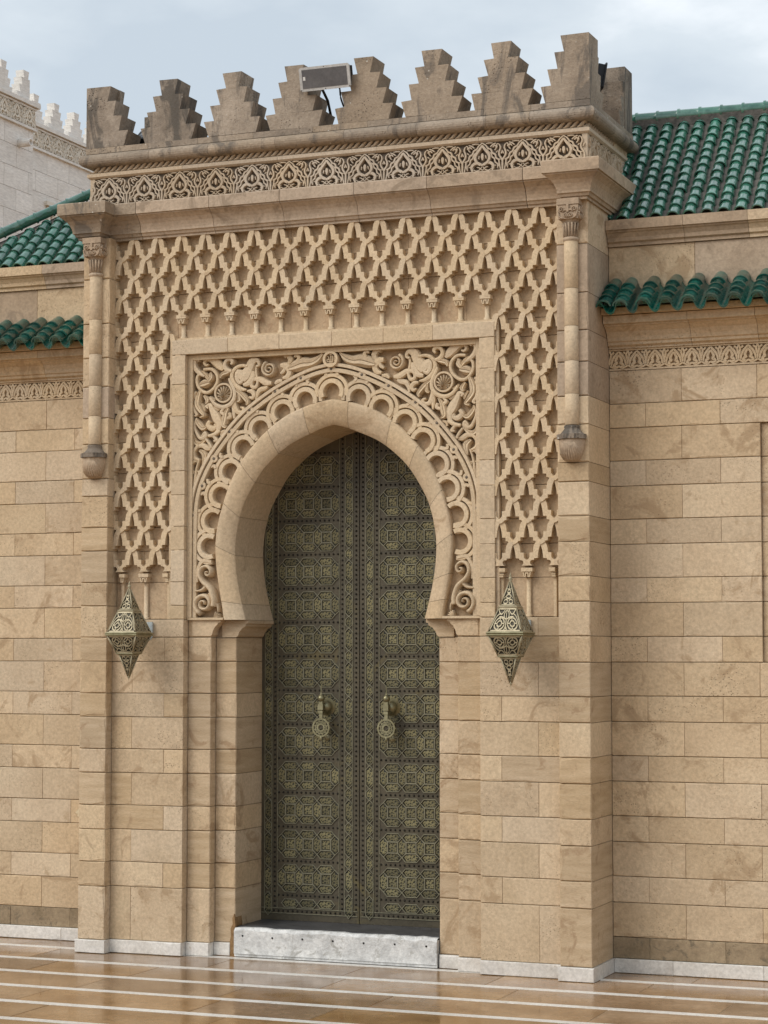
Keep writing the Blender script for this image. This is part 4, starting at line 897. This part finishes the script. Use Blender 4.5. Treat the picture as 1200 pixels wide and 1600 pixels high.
b = MB(); b.box(-16.72, -16.66, 24.78, 25.74, 10.26, 10.32); b.build('window_bar', S['wfrieze'], wn_)
for i in range(6): b = MB(); b.box(-16.72, -16.67, 24.80 + .17 * i, 24.88 + .17 * i, 9.2, 10.26); b.build('window_bar', S['wfrieze'], wn_)
# ================================================================ lanterns
def make_lantern():
    t = thing('wall_lantern', 'x', 'lantern', (0, 0, 0), 'pierced brass wall lanterns')
    def frame(h0, z0, h1, z1, name, paths, wd=.0042, dark=True):
        nd = MB(); tr = MB(); eb = MB()
        for q in range(4):
            rot = Matrix.Rotation(q * math.pi / 2, 4, 'Z')
            A, B, Cc, D = [Vector(p) for p in ((-h0, -h0, z0), (h0, -h0, z0), (h1, -h1, z1), (-h1, -h1, z1))]
            nrm = (B - A).cross(D - A).normalized() if (D - A).length > 0 else Vector((0, -1, 0))
            if nrm.y > 0: nrm = -nrm
            nd.add([rot @ (p - nrm * .004) for p in (A, B, Cc, D)], [(0, 1, 2, 3)])
            def fm(u, v, h):
                lo = A + (B - A) * ((u + 1) / 2); hi = D + (Cc - D) * ((u + 1) / 2); return rot @ (lo + (hi - lo) * v + nrm * (.004 * h - .003))
            for i, pth in enumerate(paths):
                # width is given in face units
                tr.ribbon(pth[0], pth[1], lambda u, v, h: fm(u, v, h + .04 * i), [(-1, 0), (-.8, 1), (.8, 1), (1, 0)], closed=pth[2])
            eb.tube([rot @ A, rot @ D], .0042, 6); eb.tube([rot @ A, rot @ B], .004, 6)
            if h1 > .01: eb.tube([rot @ D, rot @ Cc], .004, 6)
        o = nd.build(name, S['ldark'], t); tr.build('tracery', S['lbrass'], o); eb.build('edge_bars', S['lbrass'], o)
    C_ = lambda u, v, ru, rv, n=18: [(u + ru * math.cos(2 * math.pi * i / n), v + rv * math.sin(2 * math.pi * i / n)) for i in range(n)]
    fp = [(C_(-.46, .34, .34, .25), .075, True), (C_(.46, .34, .34, .25), .075, True), (C_(-.46, .34, .16, .12), .07, True), (C_(.46, .34, .16, .12), .07, True), (C_(0, .70, .22, .18), .07, True),
          ([(0, .1), (0, .5)], .07, False), ([(-.9, .05), (.9, .05)], .07, False), ([(-.9, .95), (.9, .95)], .08, False), (crv([(-.95, .95), (-.5, .72), (-.2, .92)], 4), .06, False), (crv([(.95, .95), (.5, .72), (.2, .92)], 4), .06, False),
          (crv([(-.1, .05), (0, .22), (.1, .05)], 4), .06, False), (crv([(-.95, .1), (-.85, .6), (-.6, .75)], 4), .06, False), (crv([(.95, .1), (.85, .6), (.6, .75)], 4), .06, False), (crv([(-.6, .62), (-.3, .6), (0, .52), (.3, .6), (.6, .62)], 3), .06, False),
          ([(-.46, .46), (-.46, .59)], .06, False), ([(.46, .46), (.46, .59)], .06, False), ([(-.8, .34), (-.62, .34)], .06, False), ([(.8, .34), (.62, .34)], .06, False), ([(-.3, .34), (-.12, .34)], .06, False), ([(.3, .34), (.12, .34)], .06, False), ([(0, .52), (0, .88)], .06, False), ([(-.46, .22), (-.46, .09)], .06, False), ([(.46, .22), (.46, .09)], .06, False)]
    pp = [(C_(-.40, .16, .30, .09), .07, True), (C_(.40, .16, .30, .09), .07, True), (C_(0, .38, .42, .09), .08, True), (C_(0, .60, .42, .08), .09, True), ([(-.9, .03), (.9, .03)], .04, False), ([(0, .72), (0, .95)], .3, False), (crv([(-.8, .3), (-.3, .46), (0, .48), (.3, .46), (.8, .3)], 3), .05, False), ([(-.8, .70), (.8, .70)], .03, False)]
    frame(.092, .008, .047, .135, 'upper_shade', fp); frame(.041, .147, .004, .270, 'upper_spire', pp)
    frame(.092, -.012, .052, -.115, 'lower_shade', fp); frame(.040, -.128, .004, -.255, 'lower_spire', pp)
    b = MB(); b.lathe([(.0, -.013), (.137, -.013), (.146, -.008), (.139, -.002), (.146, .003), (.139, .009), (.0, .009)], Matrix.Rotation(R(45), 4, 'Z'), 4, smooth=False); b.build('rim', S['brass'], t)
    b = MB(); b.lathe([(.0, .134), (.070, .134), (.074, .139), (.066, .143), (.058, .149), (.0, .149)], Matrix.Rotation(R(45), 4, 'Z'), 4, smooth=False); b.build('collar', S['lbrass'], t)
    b = MB(); b.lathe([(.0, -.130), (.056, -.130), (.062, -.126), (.078, -.121), (.078, -.114), (.0, -.114)], Matrix.Rotation(R(45), 4, 'Z'), 4, smooth=False); b.build('collar', S['brass'], t)
    b = MB(); b.lathe([(.006, .265), (.009, .272), (.006, .279), (.012, .288), (.006, .296), (.004, .300), (.007, .305), (.003, .311), (.001, .320)], None, 12); b.build('finial', S['lbrass'], t)
    b = MB(); b.lathe([(.005, -.25), (.009, -.258), (.005, -.266), (.002, -.270), (.001, -.282)], None, 12); b.build('finial', S['lbrass'], t)
    b = MB(); b.box(-.012, .050, .184, .1985, .004, .074); b.tube([(0, .19, .03), (0, .10, .03)], .009); b.tube(crv([(.0, .10, .03), (.0, .09, .0), (.06, .10, -.035), (.075, .12, -.03), (.075, .14, -.01)], 3), .004); b.build('wall_bracket', S['plate'], t)
    return t
def copy_tree(o, parent=None):
    c = o.copy(); col.objects.link(c); c.parent = parent
    for ch in list(o.children): copy_tree(ch, c)
    return c
ln = make_lantern(); ln.location = (1.128, -.20, 1.800); ln['label'] = 'pierced brass lantern on the wall right of the door'
l2 = copy_tree(ln); l2.scale = (.98, .98, .93); l2.location = (-1.128, -.20, 1.806); l2['label'] = 'pierced brass lantern on the wall left of the door'
# ================================================================ floodlights on the crown
def floodlight(label, loc, rot, sz=(.152, .05, .066), bz='alu'):
    t = thing('floodlight', label, 'floodlight', (0, 0, 0), 'floodlights between the merlons'); a, d, h = sz
    b = MB(); b.box(-a + .012, a - .012, -d * .3, d, -h + .012, h - .012)
    for i in range(9): b.box(-a + .02 + i * (2 * a - .04) / 9, -a + .026 + i * (2 * a - .04) / 9, d, d + .02, -h + .02, h - .02)
    b.build('housing', S['black'], t)
    b = MB(); b.prism([(-a, -h + .01), (-a + .01, -h), (a - .01, -h), (a, -h + .01), (a, h - .01), (a - .01, h), (-a + .01, h), (-a, h - .01)], -d * .55, -d * .3); fr_ = b.build('bezel', S[bz], t)
    b = MB(); b.box(-a + .016, a - .016, -d * .57, -d * .4, -h + .014, h - .014); g_ = b.build('lens', S['glass'], t)
    b = MB(); b.box(-a + .022, -a + .036, -d * .60, -d * .5, -.006, .014); b.build('sticker', S['sticker'], g_)
    for u, v in ((0, h - .006), (0, -h + .006), (-a + .007, -h + .007), (a - .007, -h + .007)):
        b = MB(); b.lathe([(.003, 0), (.002, .002), (0, .002)], Matrix.Translation((u, -d * .55, v)) @ Matrix.Rotation(R(90), 4, 'X'), 8); b.build('screw', S['black'], fr_)
    b = MB(); b.tube(crv([(.04, d, -h * .6), (.045, d + .02, -h), (.05, d + .01, -h - .05), (.055, d + .03, -h - .10)], 4), .005); b.build('cable', S['black'], t)
    b = MB(); b.tube([(-.05, d * .6, -h + .02), (-.05, d + .06, -h - .06), (-.05, d + .09, -h - .16)], .008); b.build('bracket', S['black'], t)
    t.location = loc; t.rotation_euler = rot; return t
floodlight('pale framed floodlight facing out between the two middle merlons', (.016, -.066, 4.902), (R(14), R(0), 0))
floodlight('dark floodlight seen edge on beside the right corner merlon', (1.46, .40, 4.87), (R(10), 0, R(120)), (.07, .03, .075), 'black')
floodlight('dark finned floodlight behind the gap beside the left corner merlon', (-1.20, .22, 4.745), (R(-50), 0, R(0)), (.12, .04, .055), 'black')
